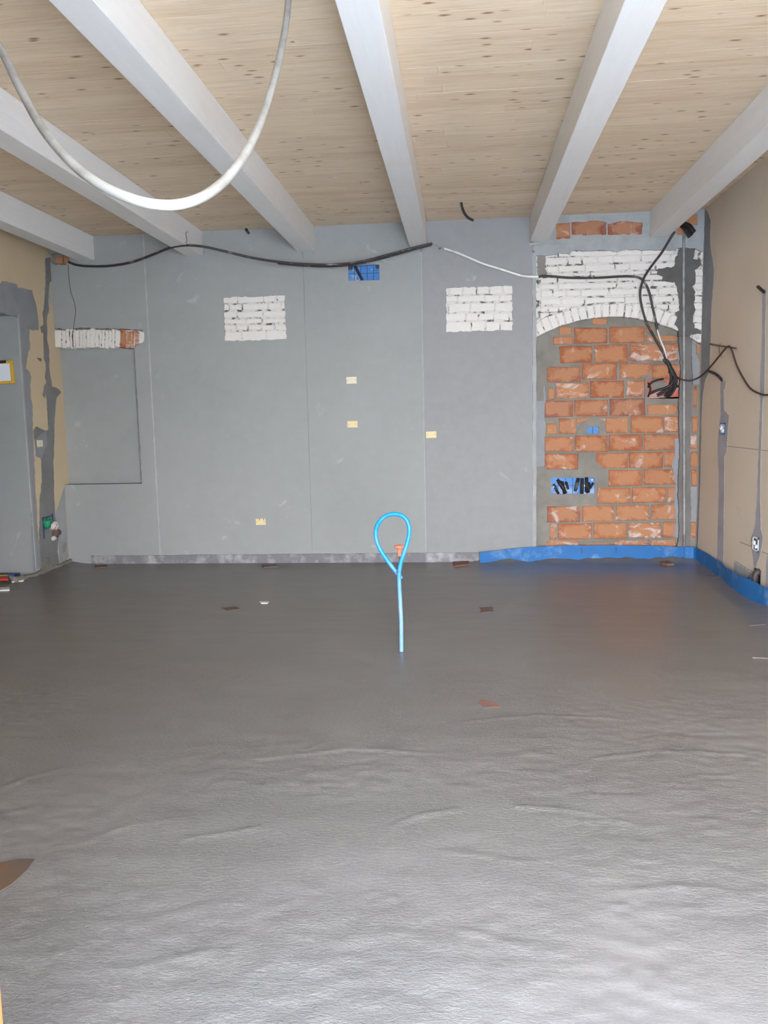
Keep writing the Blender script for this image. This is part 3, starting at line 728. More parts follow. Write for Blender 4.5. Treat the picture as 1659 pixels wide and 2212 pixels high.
lpart('mortar_fillet', [(30,1247),(74,1238),(88,1226),(97,1206),(102,1206),(106,1222),(126,1219),(150,1206),(154,1212),(150,1222),(110,1240),(70,1254),(30,1258)], MMORT, .03, .008)
o = lpart('stain_spot', [L1(*p) for p in [(625,1525),(690,1525),(710,1565),(690,1590),(660,1570)]], MFILLD, .004, .002)
wr = [(.16, 0), (YR-.3, 0), (YR-.3, ZC), (.16, ZC)]
wall_right = struct(obj('wall_right', *slab([wr], XR, XR+.25, 'x'), MBEIGER), 'beige plastered right wall with grey filled chases')
def rpart(name, pts, mat, d=.0015, amp=.006, step=.03):
    q = rag([S(x, y, XR) for x, y in pts], step, amp)
    return obj(name, *slab([q], XR-d, XR+.01, 'x'), mat, wall_right)
def R7(x, y): return (1440+x*.1899, 440+y*.1899)
rpart('plaster_patch', [R7(*p) for p in [(438,60),(470,110),(500,200),(495,450),(520,650),(540,760),(525,1000),(505,1300),(500,1600),(490,1900),(440,2000),(410,2212)]]+[(1516,900),(1513,1050),(1507,1190),(1504,1190),(1509,1050),(1512,900)]+[R7(*p) for p in [(385,2212),(395,1800),(400,1400),(410,1000),(425,500),(432,200)]], MFILL)
def R8(x, y): return (1300+x*.2622, 840+y*.2622)
rpart('plaster_patch', [R7(618,2030), R7(672,2020), R7(665,2100)]+[R8(*p) for p in [(1005,0),(1008,180),(1050,220),(1040,350),(1030,520),(1010,560),(1010,900),(1005,1200),(1000,1480),(948,1450),(960,1000),(965,700),(955,520),(960,400),(980,200),(978,0)]], MFILLV)
rpart('plaster_patch', [R7(1090,1010), R7(1135,960), R7(1125,1400), R7(1120,1900), R7(1110,2212)]+[R8(*p) for p in [(1330,60),(1320,300),(1310,620),(1305,900),(1310,1150),(1330,1230),(1310,1350),(1280,1440),(1270,1500),(1255,1500),(1240,1350),(1230,1240),(1260,1150),(1280,900),(1290,600),(1300,300),(1310,60)]]+[R7(1060,2212), R7(1070,1900), R7(1090,1500)], MFILLV)
rpart('plaster_patch', [(1659,1195),(1656,1215),(1654,1268),(1670,1290),(1672,1195)], MFILLV)
for a, b in (((1568,963),(1790,987)), ((1598,1170),(1624,1180)), ((1646,1191),(1800,1246)), ((1588,1211),(1630,1238))):
    ya, za = S(*a, XR); yb, zb = S(*b, XR)
    obj('scored_line', *slab([[(ya, za), (yb, zb), (yb, zb-.005), (ya, za-.005)]], XR-.0012, XR+.01, 'x'), MPENCIL, wall_right)
rpart('plaster_patch', [(1586,1214),(1630,1240),(1626,1262),(1600,1250),(1586,1240)], MPLAST, .002, .006)
# wall behind the camera with the wide opening, and the door post at its left
struct(obj('wall_rear', *join(box(XL-.4, OPX0, YR-.3, YR, -.1, ZC+.25), box(OPX1, XR+.25, YR-.3, YR, -.1, ZC+.25), box(OPX0, OPX1, YR-.3, YR, OPZ, ZC+.25)), MREND), 'wall with the wide opening behind the camera')
o = obj('wooden_post', *cbox(-.715, -.648, -7.09, -7.0, .002, ZC-.006, .004), MPOST, origin=(-.68, -7.045, 0)); tag(o, 'varnished wooden post cut off by the lower left corner of the picture', 'post')
# the next room, seen as a sliver past the doorway
struct(obj('wall_side_room', *join(box(XL-2.6, XL-.4, .25, .4, -.1, ZC), box(XL-2.7, XL-2.6, -7, .4, -.1, ZC), box(XL-2.6, XL-.4, -3.2, -3.1, -.1, ZC), box(XL-2.7, XL-.3, -3.2, .4, 2.7, 2.8)), MBOARD), 'grey wall of the next room')
v, f = box(XL-2.6, XL-.001, -1.75, .25, -.04, .004)
struct(obj('trim_1', v, f, MMORT), 'grey threshold floor in the left doorway')

# ------------------------------------------------------------------ edge strips
def ribbon(path, h0, h1, th, n=60, wav=.004, seed=2):
    """upright strip along path (x,y); front side faces the room"""
    r = random.Random(seed); c = catmull([(p[0], p[1], 0) for p in path], .03); V, Fc = [], []
    ph = r.random()*6
    m = len(c)
    for i, p in enumerate(c):
        t = (c[min(i+1, m-1)]-c[max(i-1, 0)]).normalized(); nn = Vector((t.y, -t.x, 0))
        s = i/(m-1); zt = h1(s) if callable(h1) else h1
        zt += wav*math.sin(ph+i*.31)*math.sin(i*.13)+r.uniform(-.0015, .0015)
        for off in (0, th):
            q = p+nn*off; V += [(q.x, q.y, h0), (q.x, q.y, zt)]
    for i in range(m-1):
        a = i*4; b = a+4
        Fc += [(a, b, b+1, a+1), (a+2, a+3, b+3, b+2), (a+1, b+1, b+3, a+3), (a, a+2, b+2, b)]
    Fc += [(0, 1, 3, 2), ((m-1)*4, (m-1)*4+2, (m-1)*4+3, (m-1)*4+1)]
    return V, Fc
x0s, x1s = W(198, 1200)[0], W(1040, 1200)[0]
v, f = ribbon([(x0s, -.002), (-2, -.003), (-1, -.002), (x1s, -.003)], -.02, lambda s: .082+.012*s, .014, wav=.002)
o = fixn(obj('edge_strip', v, f, MSTRIP, origin=((x0s+x1s)/2, 0, 0))); tag(o, 'grey dusty edge strip along the foot of the back wall, left of the blue strip', 'edge strip')
xb0 = W(1036, 1200, -.10)[0]
v, f = ribbon([(xb0, -.10), (.45, -.055), (.9, -.03), (1.4, -.024), (1.9, -.02), (XR-.10, -.018)], -.01, lambda s: .108+.058*math.sin(min(1, s*1.9)*math.pi/2)-.028*s*s*s, .008, wav=.003, seed=5)
o = fixn(obj('blue_foam_strip', v, f, MFOAM, origin=(1.2, -.05, 0))); tag(o, 'blue foam edge strip bulging along the foot of the brick bay', 'edge strip', 'blue foam edge strips')
for px in (1257, 1331):
    a = W(px, 1190, -.04)
    sl = obj('slit', *box(a[0]-.004-1.2, a[0]+.004-1.2, .010, .016, .085, .14), MBLUED, o)
v, f = ribbon([(XR-.13, -.034), (XR-.06, -.042), (XR-.025, -.09), (XR-.02, -.35), (XR-.035, -.8), (XR-.075, -1.2), (XR-.085, -1.55), (XR-.06, -1.9), (XR-.03, -2.3), (XR-.02, -2.8), (XR-.025, -4.2), (XR-.02, -5.8), (XR-.02, -7.2)], -.01, lambda s: .142-.008*math.sin(s*18), .008, wav=.004, seed=9)
o = fixn(obj('blue_foam_strip', v, f, MFOAM, origin=(2.2, -1.2, 0))); tag(o, 'blue foam edge strip along the foot of the beige right wall', 'edge strip', 'blue foam edge strips')

# ------------------------------------------------------------------ hanging white conduit near the camera
HP = [(0,105,2.55),(40,185,2.38),(90,275,2.2),(150,347,2.05),(210,395,1.95),(280,428,1.88),(340,442,1.86),(395,440,1.88),(450,418,1.96),(500,374,2.1),(545,305,2.32),(580,215,2.58),(605,120,2.85),(619,40,3.05),(626,-20,3.2)]
P = [A(*q) for q in HP]
pl0 = Vector(P[0]); d0 = (Vector(P[0])-Vector(P[1])).normalized()
pre = [(-1.80, -4.95, ZC-.01), (-1.68, -5.05, 2.98)]
pre = [tuple(pl0+Vector((-.42, .34, ZC-.004-pl0.z))), tuple(pl0+Vector((-.33, .26, .40))), tuple(pl0+Vector((-.15, .11, .19)))]
pe = Vector(P[-1]); post = [tuple(pe+Vector((.012, .12, .16))), tuple(Vector((pe.x+.015, pe.y+.17, ZC-.004)))]
v, f = tube(pre+P+post, .0125, .0042, 12, corr=.05)
o = obj('hanging_conduit', v, f, MHOSE, smooth=True, origin=P[6]); tag(o, 'white dusty conduit hanging from the ceiling in a big loop at upper left', 'conduit')

# ------------------------------------------------------------------ blue looped conduit in the middle of the floor
yb = F(867, 1407)[1]
LP = [(867,1412,0),(867,1380,0),(866.5,1340,0),(864.5,1300,0),(862.5,1262,0),(862.5,1238,0),(866,1215,0),(873.5,1192,0),(881,1168,.005),(884,1146,.01),(880,1126,.015),(868,1114,.02),(850,1110.5,.025),(831,1116,.03),(817,1131,.034),(811.5,1151,.036),(815,1173,.037),(826,1195,.038),(840,1215,.038),(853,1232,.038),(862,1243,.038),(867,1250,.038)]
P = [W3(x, y, yb+d) for x, y, d in LP]
g = (P[0][0], yb, 0)
P[0] = (P[0][0], yb, -.02)
e = empty('looped_conduit', g); tag(e, 'blue dusty flexible conduit rising from the wet floor, tied in a loop', 'conduit')
v, f = tube(P, .0132, .0036, 12, corr=.07)
obj('conduit', v, f, MPIPE, e, True, origin=g)
wp = W3(861, 1237, yb-.016)
v, f = tube([(wp[0]-.016, yb, wp[2]), (wp[0], yb-.017, wp[2]+.003), (wp[0]+.018, yb, wp[2]), (wp[0]+.012, yb+.05, wp[2]-.004), (wp[0]-.016, yb, wp[2]-.001)], .0016, .004, 6)
obj('tie_wire', v, f, MNAIL, e, True, origin=g)
# orange capped stake behind it
ys = yb+.34
ct = W(862.5, 1180, ys); cb = W(862, 1200, ys)
e = empty('capped_stake', (ct[0], ys, 0)); tag(e, 'thin steel stake with an orange mushroom cap behind the blue looped conduit', 'stake')
hz = ct[1]
v, f = tube([(0,0,-.03), (0,0,hz*.5), (0,0,hz-.02)], .0045, .05, 8); obj('stake', v, f, MNAIL, e, True)
prof = [(.011,hz-.066),(.013,hz-.062),(.0125,hz-.03),(.016,hz-.018),(.030,hz-.010),(.035,hz-.003),(.0335,hz+.002),(.018,hz+.008),(.004,hz+.010)]
v, f = lathe(prof, 18); obj('cap', v, f, MCORAL, e, True)

# ------------------------------------------------------------------ conduits strung along the wall
def cable(name, pts, r, mat, label, cat='conduit', step=.006, corr=.12, ns=8, parent=None, group=None):
    v, f = tube(pts, r, step, ns, corr); og = Vector(pts[len(pts)//2])
    o = obj(name, v, f, mat, smooth=True, origin=tuple(og)); tag(o, label, cat, group); return o
def along(pts): return [W3(*p) for p in pts]
NB = -.50
main = along([(148,566,.0),(165,572,-.02),(190,575,-.03),(235,574.5,-.06),(285,566,-.16),(330,550,-.30),(368,535,-.44),(402,530,-.52),(440,533,-.50),(490,544,-.42),(550,558,-.34),(610,567,-.29),(665,571,-.26),(720,571.5,-.26),(780,565,-.27),(840,550,-.28),(895,535,-.29),(934,526,-.28)])
cable('black_conduit', main, .0122, MBLKD, 'long black conduit sagging across the grey back wall below the beams')
sec = along([(600,569,-.30),(665,574.5,-.275),(725,575,-.275),(785,568,-.285),(845,553,-.295),(897,538,-.305),(932,529,-.295)])
cable('black_conduit', sec, .0095, MBLK, 'second thinner black conduit running just under the long sagging one', ns=8)
ny, nz = S(402, 525, -2.487)
nx = -2.487
v, f = tube([(nx, NB, nz+.01), (nx+.03, NB, nz+.0), (nx+.05, NB-.01, nz+.02)], .003, .01, 6)
nl = W3(398,511,-.53); nm = W3(391,504.5,-.53); nn_ = W3(405,499.5,-.53)
v, f = tube([(nx-.015, -.53, nl[2]-.055), (nx+.014, -.53, nl[2]-.05), (nx+.012, -.53, nl[2]-.01), (nx+.010, -.53, nm[2]), (nx+.024, -.52, nn_[2])], .0028, .008, 6)
o = obj('bent_nail', v, f, MNAIL, smooth=True, origin=(nx, -.53, nl[2])); tag(o, 'bent rusty nail in the beam side holding up the black conduit', 'nail')
wt = along([(935,526,-.28),(943,530,-.16),(950,537,-.06),(958,537.5,-.05)])
v, f = tube(wt, .0022, .008, 6); o = obj('tie_wire', v, f, MMETAL, smooth=True, origin=wt[1]); tag(o, 'thin wire tying the black conduit end to the white conduit', 'wire')
cb_ = W(951, 537)
v, f = tube([(cb_[0], .01, cb_[1]), (cb_[0], -.03, cb_[1]), (cb_[0]-.012, -.045, cb_[1]-.012)], .006, .006, 8)
o = obj('wall_hook', v, f, MMETAL, smooth=True, origin=(cb_[0], 0, cb_[1])); tag(o, 'small metal hook in the wall where the white conduit starts', 'hook')
wh = along([(959,537,-.05),(990,547,-.06),(1040,568,-.06),(1090,584,-.05),(1130,596,-.04),(1163,598,-.03)])
cable('white_conduit', wh, .0118, MWHC, 'white conduit running down across the grey wall towards the brick bay', corr=.05)
blk = along([(1163,598,-.03),(1180,596,-.025),(1230,600,-.025),(1290,600,-.025),(1345,597,-.03),(1378,599,-.04),(1393,611,-.045),(1403,633,-.04),(1410,665,-.03),(1418,700,-.02),(1420,712,-.015)])
cable('black_conduit', blk, .0115, MBLKD, 'black conduit crossing the whitewashed bricks and turning down over the arch')
w2 = along([(1420,712,-.015),(1423,724,-.01),(1428,738,.0),(1434,752,.0),(1440,775,.0)])
cable('white_cable', w2, .0085, MWHC, 'short white cable piece below the arch between two black conduits', 'cable', corr=.0)
blk2 = along([(1458,500,-.07),(1450,512,-.05),(1430,545,-.03),(1405,578,-.03),(1390,603,-.06),(1383,632,-.06),(1386,660,-.05),(1396,695,-.03),(1412,725,-.01),(1430,757,.0),(1441,780,.0),(1450,800,-.02),(1455,812,-.02)])
cable('black_conduit', blk2, .0115, MBLKD, 'black conduit dropping from the last beam and curving down to the red box')
# bundle entering the red box
bun = [[(1436,770,.02),(1448,792,.0),(1457,812,.0),(1456,832,.02),(1446,846,.06),(1435,856,.085)],
       [(1441,778,.03),(1452,798,.02),(1461,818,.015),(1458,838,.035),(1449,852,.06),(1440,857,.085)],
       [(1433,775,.04),(1444,790,.035),(1450,812,.03),(1448,830,.05),(1438,843,.07),(1418,852,.09)],
       [(1456,812,.03),(1452,828,.04),(1438,838,.05),(1420,843,.06),(1404,850,.085)],
       [(1446,806,.045),(1448,790,.04),(1442,782,.045),(1436,784,.055)]]
BLB = ['black conduit bending down to the front of the red box', 'outermost black conduit of the bunch curving right into the red box', 'thinner black conduit at the left of the bunch above the red box', 'black conduit sweeping left across the red box', 'short curled black conduit end above the red box']
for b_, lb in zip(bun, BLB): cable('black_conduit', along(b_), .0135, MBLK, lb, group='conduits at the red box')
for pts, lb in (([(1400,836,.06),(1408,826,.03),(1420,821,.03),(1433,819,.05)], 'black conduit loop in the upper left of the red box'), ([(1400,857,.07),(1405,843,.04),(1403,832,.05),(1400,828,.085)], 'black conduit stub standing at the left end of the red box'), ([(1465,834,.05),(1450,840,.04),(1436,848,.045),(1420,856,.06)], 'black conduit lying low across the bottom of the red box')):
    cable('black_conduit', along(pts), .0105, MBLK, lb, group='conduits at the red box')
# bundle of conduit ends under the last beam
for k in range(5):
    a = W3(1472+2*k, 488-2.2*k, -.02-.01*(k % 2)); b = W3(1489+3.0*k, 513-3.2*k, -.09-.012*(k % 3)); m_ = W3(1480+2.6*k, 496-2.4*k, -.07)
    cable('conduit_end', [(a[0], .012, a[2]), m_, b], .0125, MBLK, ['lowest and leftmost conduit end of the black bundle under the last beam', 'second conduit end from the left in the black bundle under the last beam', 'middle conduit end of the black bundle under the last beam', 'fourth conduit end from the left in the black bundle under the last beam', 'uppermost conduit end of the black bundle, nearest the right wall'][k], group='conduit bundle under the last beam', corr=.1)
# brown cable over the rod at the right wall
def SR(x, y, off): a, b = S(x, y, XR-off); return (XR-off, a, b)
p0 = along([(1461,814,.02),(1470,819,-.02),(1485,822,-.03),(1500,820,-.04)])
c_ = p0+[SR(1520,808,.03), SR(1540,786,.03), SR(1558,764,.035), SR(1569,751,.045), SR(1575,748,.05), SR(1581,757,.045), SR(1590,785,.03), SR(1603,812,.03), SR(1620,838,.03), SR(1640,850,.03), SR(1659,853,.03), SR(1690,845,.03), (XR-.03, -2.6, 1.62), (XR-.03, -3.2, 1.50), (XR-.03, -4.0, 1.46)]
cable('brown_cable', c_, .0075, MBROWN, 'brown cable draped over the rod on the right wall, running from the red box', 'cable', corr=0, step=.012)
ra, rb = SR(1534,743.5,.02), SR(1590,752.5,.028)
v, f = tube([(XR+.0-.006, ra[1], ra[2]), ra, rb], .0065, .03, 8); o = obj('steel_rod', v, f, MNAIL, smooth=True, origin=ra); tag(o, 'short rusty rod on the right wall carrying the brown cable', 'rod')
tw = [SR(1556,742,.02), SR(1553,752,.03), SR(1555,764,.03), SR(1560,772,.03)]
v, f = tube(tw, .0022, .01, 6); o = obj('tie_wire', v, f, MNAIL, smooth=True, origin=tw[1]); tag(o, 'small twisted wire hanging beside the rod on the right wall', 'wire')
cable('conduit_stub', [SR(1561,823,-.004), SR(1553,814,.03), SR(1544,807,.05), SR(1532,802,.065)], .0125, MBLK, 'curved black conduit stub sticking out of the right wall above the left filled chase', group=None)
cable('conduit_stub', [SR(1652,632,-.006), SR(1647,628,.03), SR(1637,619,.085)], .0125, MBLK, 'short black conduit stub at the top of the right filled chase on the right wall')
# conduit ends at the ceiling
def CE(x, y, z): return F(x, y, z)
st = [CE(996,436,ZC+.004)]
y0 = st[0][1]
st = [(st[0][0], y0, ZC), W3(998,447,y0-.03), W3(1003,460,y0-.05), W3(1011,470,y0-.07), W3(1022,476,y0-.09)]
cable('conduit_stub', st, .0125, MBLKD, 'curved dark conduit stub hanging from the boards between the middle and right beams')
a = W3(532,497,-.05); b = W3(537,503,-.09)
cable('conduit_stub', [(a[0]-.01, -.01, W3(530,494,-.01)[2]), a, b], .014, MBLKD, 'short black conduit stub near the ceiling, beyond the hose loop, on the back wall')
# thin wire hanging down the wall at left
hw = along([(147,572,-.006),(149,600,-.005),(153,630,-.005),(161,655,-.005),(163,675,-.006),(160,700,-.008),(157,730,-.012),(157,748,-.012)])
v, f = tube(hw, .0026, .02, 6); o = obj('thin_wire', v, f, MBLK, smooth=True, origin=hw[3]); tag(o, 'thin dark wire hanging down the grey wall above the niche', 'wire')

# ------------------------------------------------------------------ boxes in the walls
def wall_box(name, corners, depth, mat, label, Yf, rim=.004, cells=(0, 0), rimmat=None):
    (xa, za), (xb, zb) = corners; e = empty(name, ((xa+xb)/2, Yf, (za+zb)/2)); tag(e, label, 'electrical box')
    w, h = (xb-xa)/2+.004, (zb-za)/2+.006
    bk_ = obj('back', *box(-w, w, depth-.003, depth, -h, h), mat, e)
    obj('rim', *join(box(-w, -w+rim, 0, depth, -h, h), box(w-rim, w, 0, depth, -h, h), box(-w+rim, w-rim, 0, depth, -h, -h+rim), box(-w+rim, w-rim, 0, depth, h-rim, h)), rimmat or mat, e)
    nx_, nz_ = cells
    for i in range(1, nx_):
        x = -w+2*w*i/nx_; obj('rib', *box(x-.0025, x+.0025, depth-.012, depth-.003, -h+rim, h-rim), MBLUED, bk_)
    for i in range(1, nz_):
        z = -h+2*h*i/nz_; obj('rib', *box(-w+rim, w-rim, depth-.010, depth-.003, z-.002, z+.002), MBLUED, bk_)
    return e, w, h
def knock(e, xs, zs, y, r=.014):
    for x in xs:
        for z in zs:
            v, f = lathe([(r, 0), (r, .004), (r*.8, .006)], 14); v = [(x+a, y-c, z+b) for a, b, c in v]
            fixn(obj('knockout', v, f, MBOXB, e))
c0 = W(752, 607); c1 = W(819.5, 572)
e, w, h = wall_box('junction_box', ((c0[0]+.002, c0[1]+.003), (c1[0]-.002, c1[1]-.002)), .032, MBOXB, 'large blue junction box recessed high in the middle of the grey wall', .002, cells=(5, 2))
knock(e, [-.105, -.065, .075, .115], [-.045, .035], .029)
obj('plaster_plug', *cbox(-w+.004, -w+.045, .004, .03, h-.035, h-.004, .004), MBLKD, e); obj('plaster_plug', *cbox(w-.04, w-.004, .004, .03, h-.035, h-.004, .004), MBLKD, e)
cable('black_conduit', along([(767,575,.018),(772,584,.0),(778,596,.0),(783,605,.014)]), .0135, MBLK, 'black conduit slanting through the large blue junction box high on the wall')
e, w, h = wall_box('junction_box', (H2[0], H2[2]), .018, MBOXB, 'blue junction box full of black conduit ends in the lower left of the orange brickwork', .064, cells=(6, 2), rim=.004)
kb = [((1196,1046),(1206,1066),.06,.010), ((1205,1037),(1216,1055),.05,.013), ((1209,1040),(1222,1065),.045,.013), ((1215,1041),(1219,1066),.05,.011), ((1223,1042),(1227,1056),.05,.010),
      ((1249,1034),(1243,1060),.045,.0125), ((1258,1034),(1257,1066),.05,.0125), ((1267,1032),(1268,1064),.045,.013), ((1272,1043),(1271,1063),.055,.011), ((1281,1044),(1275,1054),.05,.009)]
ll = ['thin black conduit at the far left of the lower blue box', 'black conduit slanting in from the top left of the lower blue box', 'thick black conduit leaning left of centre in the lower blue box', 'short black conduit beside the left thick one in the lower blue box', 'stubby black conduit end just left of the gap in the lower blue box',
      'black conduit leaning left, just right of the gap in the lower blue box', 'second upright black conduit right of the gap in the lower blue box', 'tallest upright black conduit in the right half of the lower blue box', 'black conduit end in front at the right of the lower blue box', 'small slanted black conduit at the right end of the lower blue box']
for (a, b, Y, r), lb in zip(kb, ll):
    cable('conduit_end', [W3(a[0], a[1], .066), W3((a[0]+b[0])/2, (a[1]+b[1])/2, Y-.012), W3(b[0], b[1], Y+.008)], r*1.35, MBLK, lb, group='conduit ends in the lower blue box', corr=.1)
for k, (px_, py_) in enumerate([(1196,1052),(1222,1063),(1246,1060),(1262,1049),(1264,1065),(1223,1050),(1279,1036)]):
    x_, z_ = W(px_, py_, .05); obj('plaster_crumb', *blob((x_-e.location.x, -.018+.004*(k%3), z_-e.location.z), (.012, .006, .008), 40+k), MPAPER, e)
e, w, h = wall_box('outlet_box', (H3[0], H3[2]), .018, MBOXB, 'small blue outlet box in a mortar patch among the orange bricks', .062, cells=(2, 0), rim=.003)
obj('screw_lug', *cbox(-w-.004, -w+.008, -.004, .004, -.008, .010, .002), MMETAL, e); obj('screw_lug', *cbox(w-.006, w+.004, -.004, .004, -.006, .008, .002), MMETAL, e)
e, w, h = wall_box('junction_box', (H1[0], H1[2]), .018, MBOXR, 'red open box stuffed with black conduits at the upper right of the orange brickwork', .064, cells=(0, 0), rim=.004)
obj('mortar_lump', *cbox(-w+.05, w-.12, .006, .016, -.01, h-.02, .006), MMORT, e); obj('divider', *cbox(w-.085, w-.078, .0, .016, -h+.004, h*.2, .002), MMORT, e)
# covers on the grey wall
def cover(name, pc, wpx, hpx, mat, label, rot=0, tabs=False):
    x, z = W(*pc); w = wpx*.00455/2; h = hpx*.00455/2
    e = empty(name, (x, -.001, z)); tag(e, label, 'box cover', 'covers on the grey wall'); e.rotation_euler = (0, rot, 0)
    pl_ = obj('plate', *cbox(-w, w, -.007, .004, -h, h, .002), mat, e)
    for s in (-1, 1):
        v, f = lathe([(.0035, 0), (.0035, .002)], 8); v = [(s*w*.72+a, -.007-c, b) for a, b, c in v]; fixn(obj('screw', v, f, MNAIL, pl_))
    if tabs:
        for s in (-.25, .65): obj('notch', *box(s*w-.003, s*w+.003, -.0085, -.0065, h*.45, h*1.02), MNAIL, pl_)
cover('box_cover', (759.5, 821.5), 22, 14.5, MCREAM, 'cream box cover, uppermost of the small covers on the grey wall', -.02)
cover('box_cover', (761.5, 916.5), 22, 14, MYEL, 'yellowish box cover right below the uppermost cream one on the grey wall', -.01)
cover('box_cover', (931.5, 939), 22, 14, MYEL, 'yellowish box cover beside the right board joint of the grey wall', -.02)
cover('box_cover', (563.5, 1127), 22, 14, MYEL, 'low yellowish box cover with two notches near the floor, left of the blue loop', -.02, True)
# left wall: small cover and stuffed outlet
ya, za = S(84.5, 958, XL)
e = empty('box_cover', (XL+.006, ya, za)); tag(e, 'small pale square cover on the left wall beside the doorway', 'box cover')
obj('plate', *cbox(-.004, .006, -.05, .05, -.032, .032, .002), MCREAM, e); obj('screw', *cbox(.006, .008, -.004, .004, -.004, .004, .0008), MNAIL, e)
ya, za = S(107, 1136, XL)
e = empty('stuffed_outlet', (XL+.004, ya, za)); tag(e, 'outlet box stuffed with green and white plastic low on the left wall', 'electrical box')
obj('box_rim', *join(box(0, .008, -.14, -.128, -.11, .10), box(0, .008, .05, .062, -.03, .12), box(0, .008, -.14, .06, .09, .10)), MBLUED, e)
obj('green_wad', *blob((.02, -.075, .035), (.03, .075, .055), 3), MGREEN, e)
obj('white_wad', *blob((.025, .03, -.005), (.03, .075, .045), 4), MPAPER, e)
obj('plaster_crumb', *blob((.012, .10, -.085), (.02, .075, .045), 5), MTERRA, e)
obj('white_crumb', *blob((.016, .03, -.13), (.018, .04, .022), 6), MPAPER, e)
v, f = tube([(.05,-.03,-.05), (.056,.02,.0), (.05,.08,.02)], .003, .01, 6); obj('red_wire', v, f, MRED, e, True)
# right wall outlets
for (px, mat, lab, hb) in (((1562, 926), MBOXB, 'small blue and white outlet box in the left filled chase of the right wall', .05), ((1633.5, 1175), MWHITE, 'small white outlet box low in the right filled chase of the right wall', .055)):
    ya, za = S(*px, XR); e = empty('outlet_box', (XR-.004, ya, za)); tag(e, lab, 'electrical box')
    w, h = .062, hb
    obj('rim', *join(box(-.004, .02, -w, -w+.012, -h, h), box(-.004, .02, w-.012, w, -h, h), box(-.004, .02, -w, w, -h, -h+.012), box(-.004, .02, -w, w, h-.012, h)), mat, e)
    obj('back', *box(.0, .004, -w, w, -h, h), MFILLD if mat == MWHITE else MPAPER, e)
    obj('plaster_lump', *blob((-.006, .02, .005), (.012, .022, .022), 8), MPAPER, e); obj('plaster_lump', *blob((-.006, -.026, -.014), (.012, .018, .018), 9), MPAPER, e)
ya, za = S(1636, 1250, XR); e = empty('conduit_outlet', (XR-.002, ya, za)); tag(e, 'black conduit elbow at the foot of the right wall behind the blue foam strip', 'conduit')
obj('hole', *cbox(-.002, .004, -.07, .06, -.10, .075, .002), MBLK, e)
v, f = tube([(.0,-.045,.06), (-.02,-.045,.055), (-.032,-.045,.02), (-.032,-.045,-.10)], .026, .008, 12, .08); obj('elbow', v, f, MBLKD, e, True)
v, f = tube([(.0,.02,.02), (-.03,.015,.0), (-.04,.01,-.10)], .017, .008, 10, .06); obj('pipe_end', v, f, MFOAM, e, True)
v, f = tube([(-.004,.15,-.035), (-.02,.13,-.045), (-.035,.11,-.05)], .022, .008, 10, .06); obj('pipe_end', v, f, MBLUED, e, True)

# ------------------------------------------------------------------ yellow framed white panel in the left doorway
px1, pz1 = W(28, 782, jy-.05); px0, pz0 = W(-42, 829, jy-.05)
e = empty('framed_panel', ((px0+px1)/2, jy-.05, (pz0+pz1)/2)); e.rotation_euler = (0, -.03, 0)
tag(e, 'white panel in a yellow frame hanging in the left doorway', 'framed panel')
w, h = (px1-px0)/2, (pz1-pz0)/2+.01
obj('panel', *cbox(-w+.01, w-.01, -.002, .012, -h+.01, h-.01, .003), MWHITE, e)
for a in ((-w, w, h-.026, h), (-w, w, -h, -h+.026)): obj('frame_bar', *cbox(a[0], a[1], -.016, .018, a[2], a[3], .006), MYFR, e)
for a in ((-w, -w+.026), (w-.026, w)): obj('frame_bar', *cbox(a[0], a[1], -.016, .018, -h+.026, h-.026, .006), MYFR, e)
obj('clip', *cbox(-.02, .11, -.022, .0, h-.022, h+.004, .003), MBLK, e); obj('hanger', *box(-.02, .02, .018, .04, h*.3, h*.5), MNAIL, e)

# ------------------------------------------------------------------ scraps on and in the floor
def chip(pts, mat, label, name='brick_shard', h=.004, cat='shard', group='shards in the screed', sink=.02):
    P = [F(x, y) for x, y in pts]; q = rag([(p[0], p[1]) for p in P], .05, .012)
    cx = sum(p[0] for p in q)/len(q); cy = sum(p[1] for p in q)/len(q)
    v, f = slab([[(a-cx, b-cy) for a, b in q]], h, -sink, 'z')
    o = obj(name, v, f, mat); o.location = (cx, cy, 0); tag(o, label, cat, group); return fixn(o)
chip([(1034,1312),(1064,1311),(1068,1322),(1036,1324)], MTERRA, 'dull red brick shard in the far screed, right of the blue looped conduit', h=.0028)
chip([(1032,1522),(1040,1512),(1070,1518),(1080,1526),(1050,1529)], MTERRB, 'orange brick shard in the screed nearer the camera, below the far red one', h=.0028)
chip([(478,1314),(505,1311),(520,1316),(490,1320)], MTERRA, 'dark brown shard in the far screed at left', h=.0028)
chip([(560,1301),(578,1301),(578,1304.5),(561,1304.5)], MPAPER, 'tiny pale chip in the far screed near the dark brown shard', h=.008)
chip([(566,1222),(596,1221),(600,1225),(572,1227)], MTERRA, 'reddish shard by the grey edge strip at the foot of the back wall', h=.010)
chip([(978,1216),(1012,1214),(1015,1221),(985,1224)], MTERRB, 'reddish shard at the left end of the blue foam strip', h=.012)
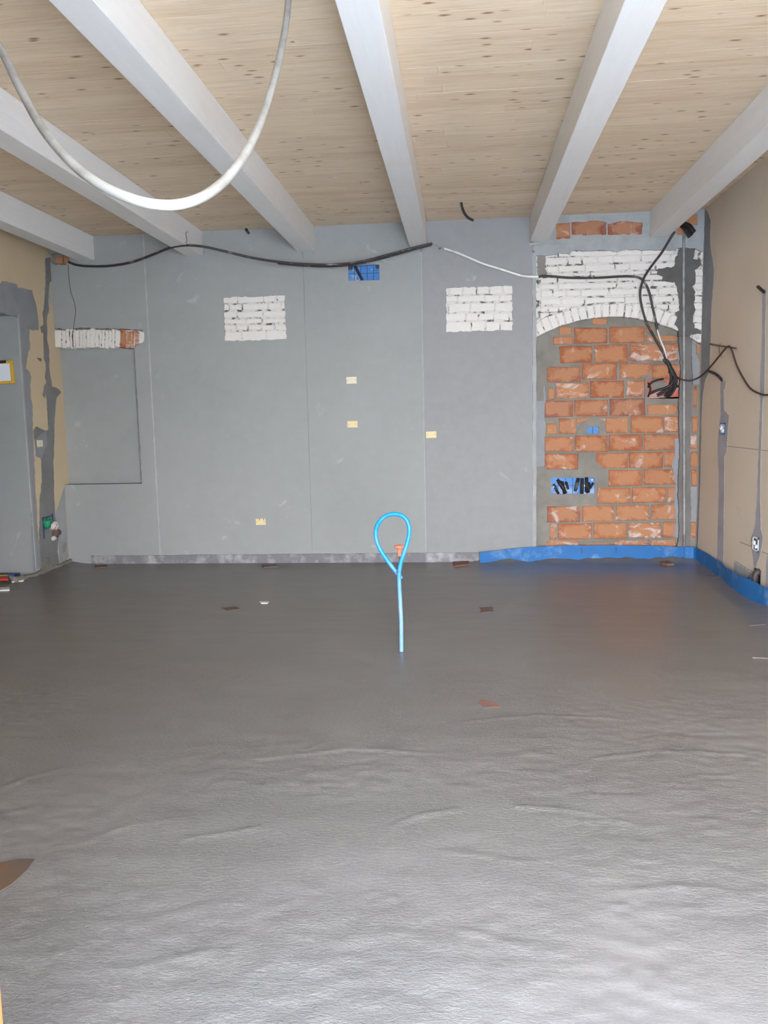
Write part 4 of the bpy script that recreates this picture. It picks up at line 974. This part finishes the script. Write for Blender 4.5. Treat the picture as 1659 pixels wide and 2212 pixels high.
chip([(1424,1217),(1446,1214),(1456,1221),(1440,1222)], MTERRB, 'reddish shard in front of the blue foam strip near the right corner', h=.018)
chip([(205,1224),(230,1222),(228,1227),(208,1228)], MTERRA, 'reddish shard at the left end of the grey edge strip', h=.012)
chip([(1606,1340),(1630,1337),(1653,1349),(1622,1351)], MSCREED, 'flat pale grey flake on the screed near the right wall', 'screed_flake', .0012, 'flake', None)
chip([(1622,1420),(1640,1415),(1668,1418),(1665,1423)], MSCREED, 'pale flake on the screed at the right picture edge', 'screed_flake', .003, 'flake', None)
# exposed board at the left edge
o = chip([(-60,1872),(0,1862),(76,1856),(66,1878),(30,1912),(0,1928),(-60,1950)], MPLY, 'orange-brown board corner showing through the screed at the left edge', 'board', .0015, 'board', None)
# debris in the left doorway
def flat(pts, z, th, mat, name, label, seed):
    P = [F(x, y, z) for x, y in pts]; q = rag([(p[0], p[1]) for p in P], .06, .012, random.Random(seed))
    cx = sum(p[0] for p in q)/len(q); cy = sum(p[1] for p in q)/len(q)
    v, f = slab([[(a-cx, b-cy) for a, b in q]], th, -.01, 'z'); o = obj(name, v, f, mat); o.location = (cx, cy, z); fixn(o); tag(o, label, 'debris'); return o
flat([(-40,1240),(44,1240),(44,1243.5),(-40,1245)], .03, .012, MBLUED, 'plastic_strip', 'dark blue plastic strip on the doorway threshold, hindmost of the scraps', 1)
flat([(-40,1245),(16,1245.5),(18,1252),(-40,1255)], .03, .010, MRED, 'plastic_bag', 'red plastic scrap on the threshold of the left doorway', 2)
flat([(-40,1243.5),(15,1243.5),(15,1245.5),(-40,1245.5)], .034, .010, MYFR, 'plastic_strip', 'thin yellow strip above the red scrap in the left doorway', 3)
flat([(22,1246),(52,1247),(50,1255),(24,1258)], .022, .007, MPAPER, 'crumpled_sheet', 'crumpled white sheet beside the red scrap at the left doorway', 4)
flat([(-30,1271),(18,1270),(20,1275),(-30,1278)], .010, .006, MPAPER, 'crumpled_sheet', 'small pale sheet lying in front of the red scrap at left', 5)
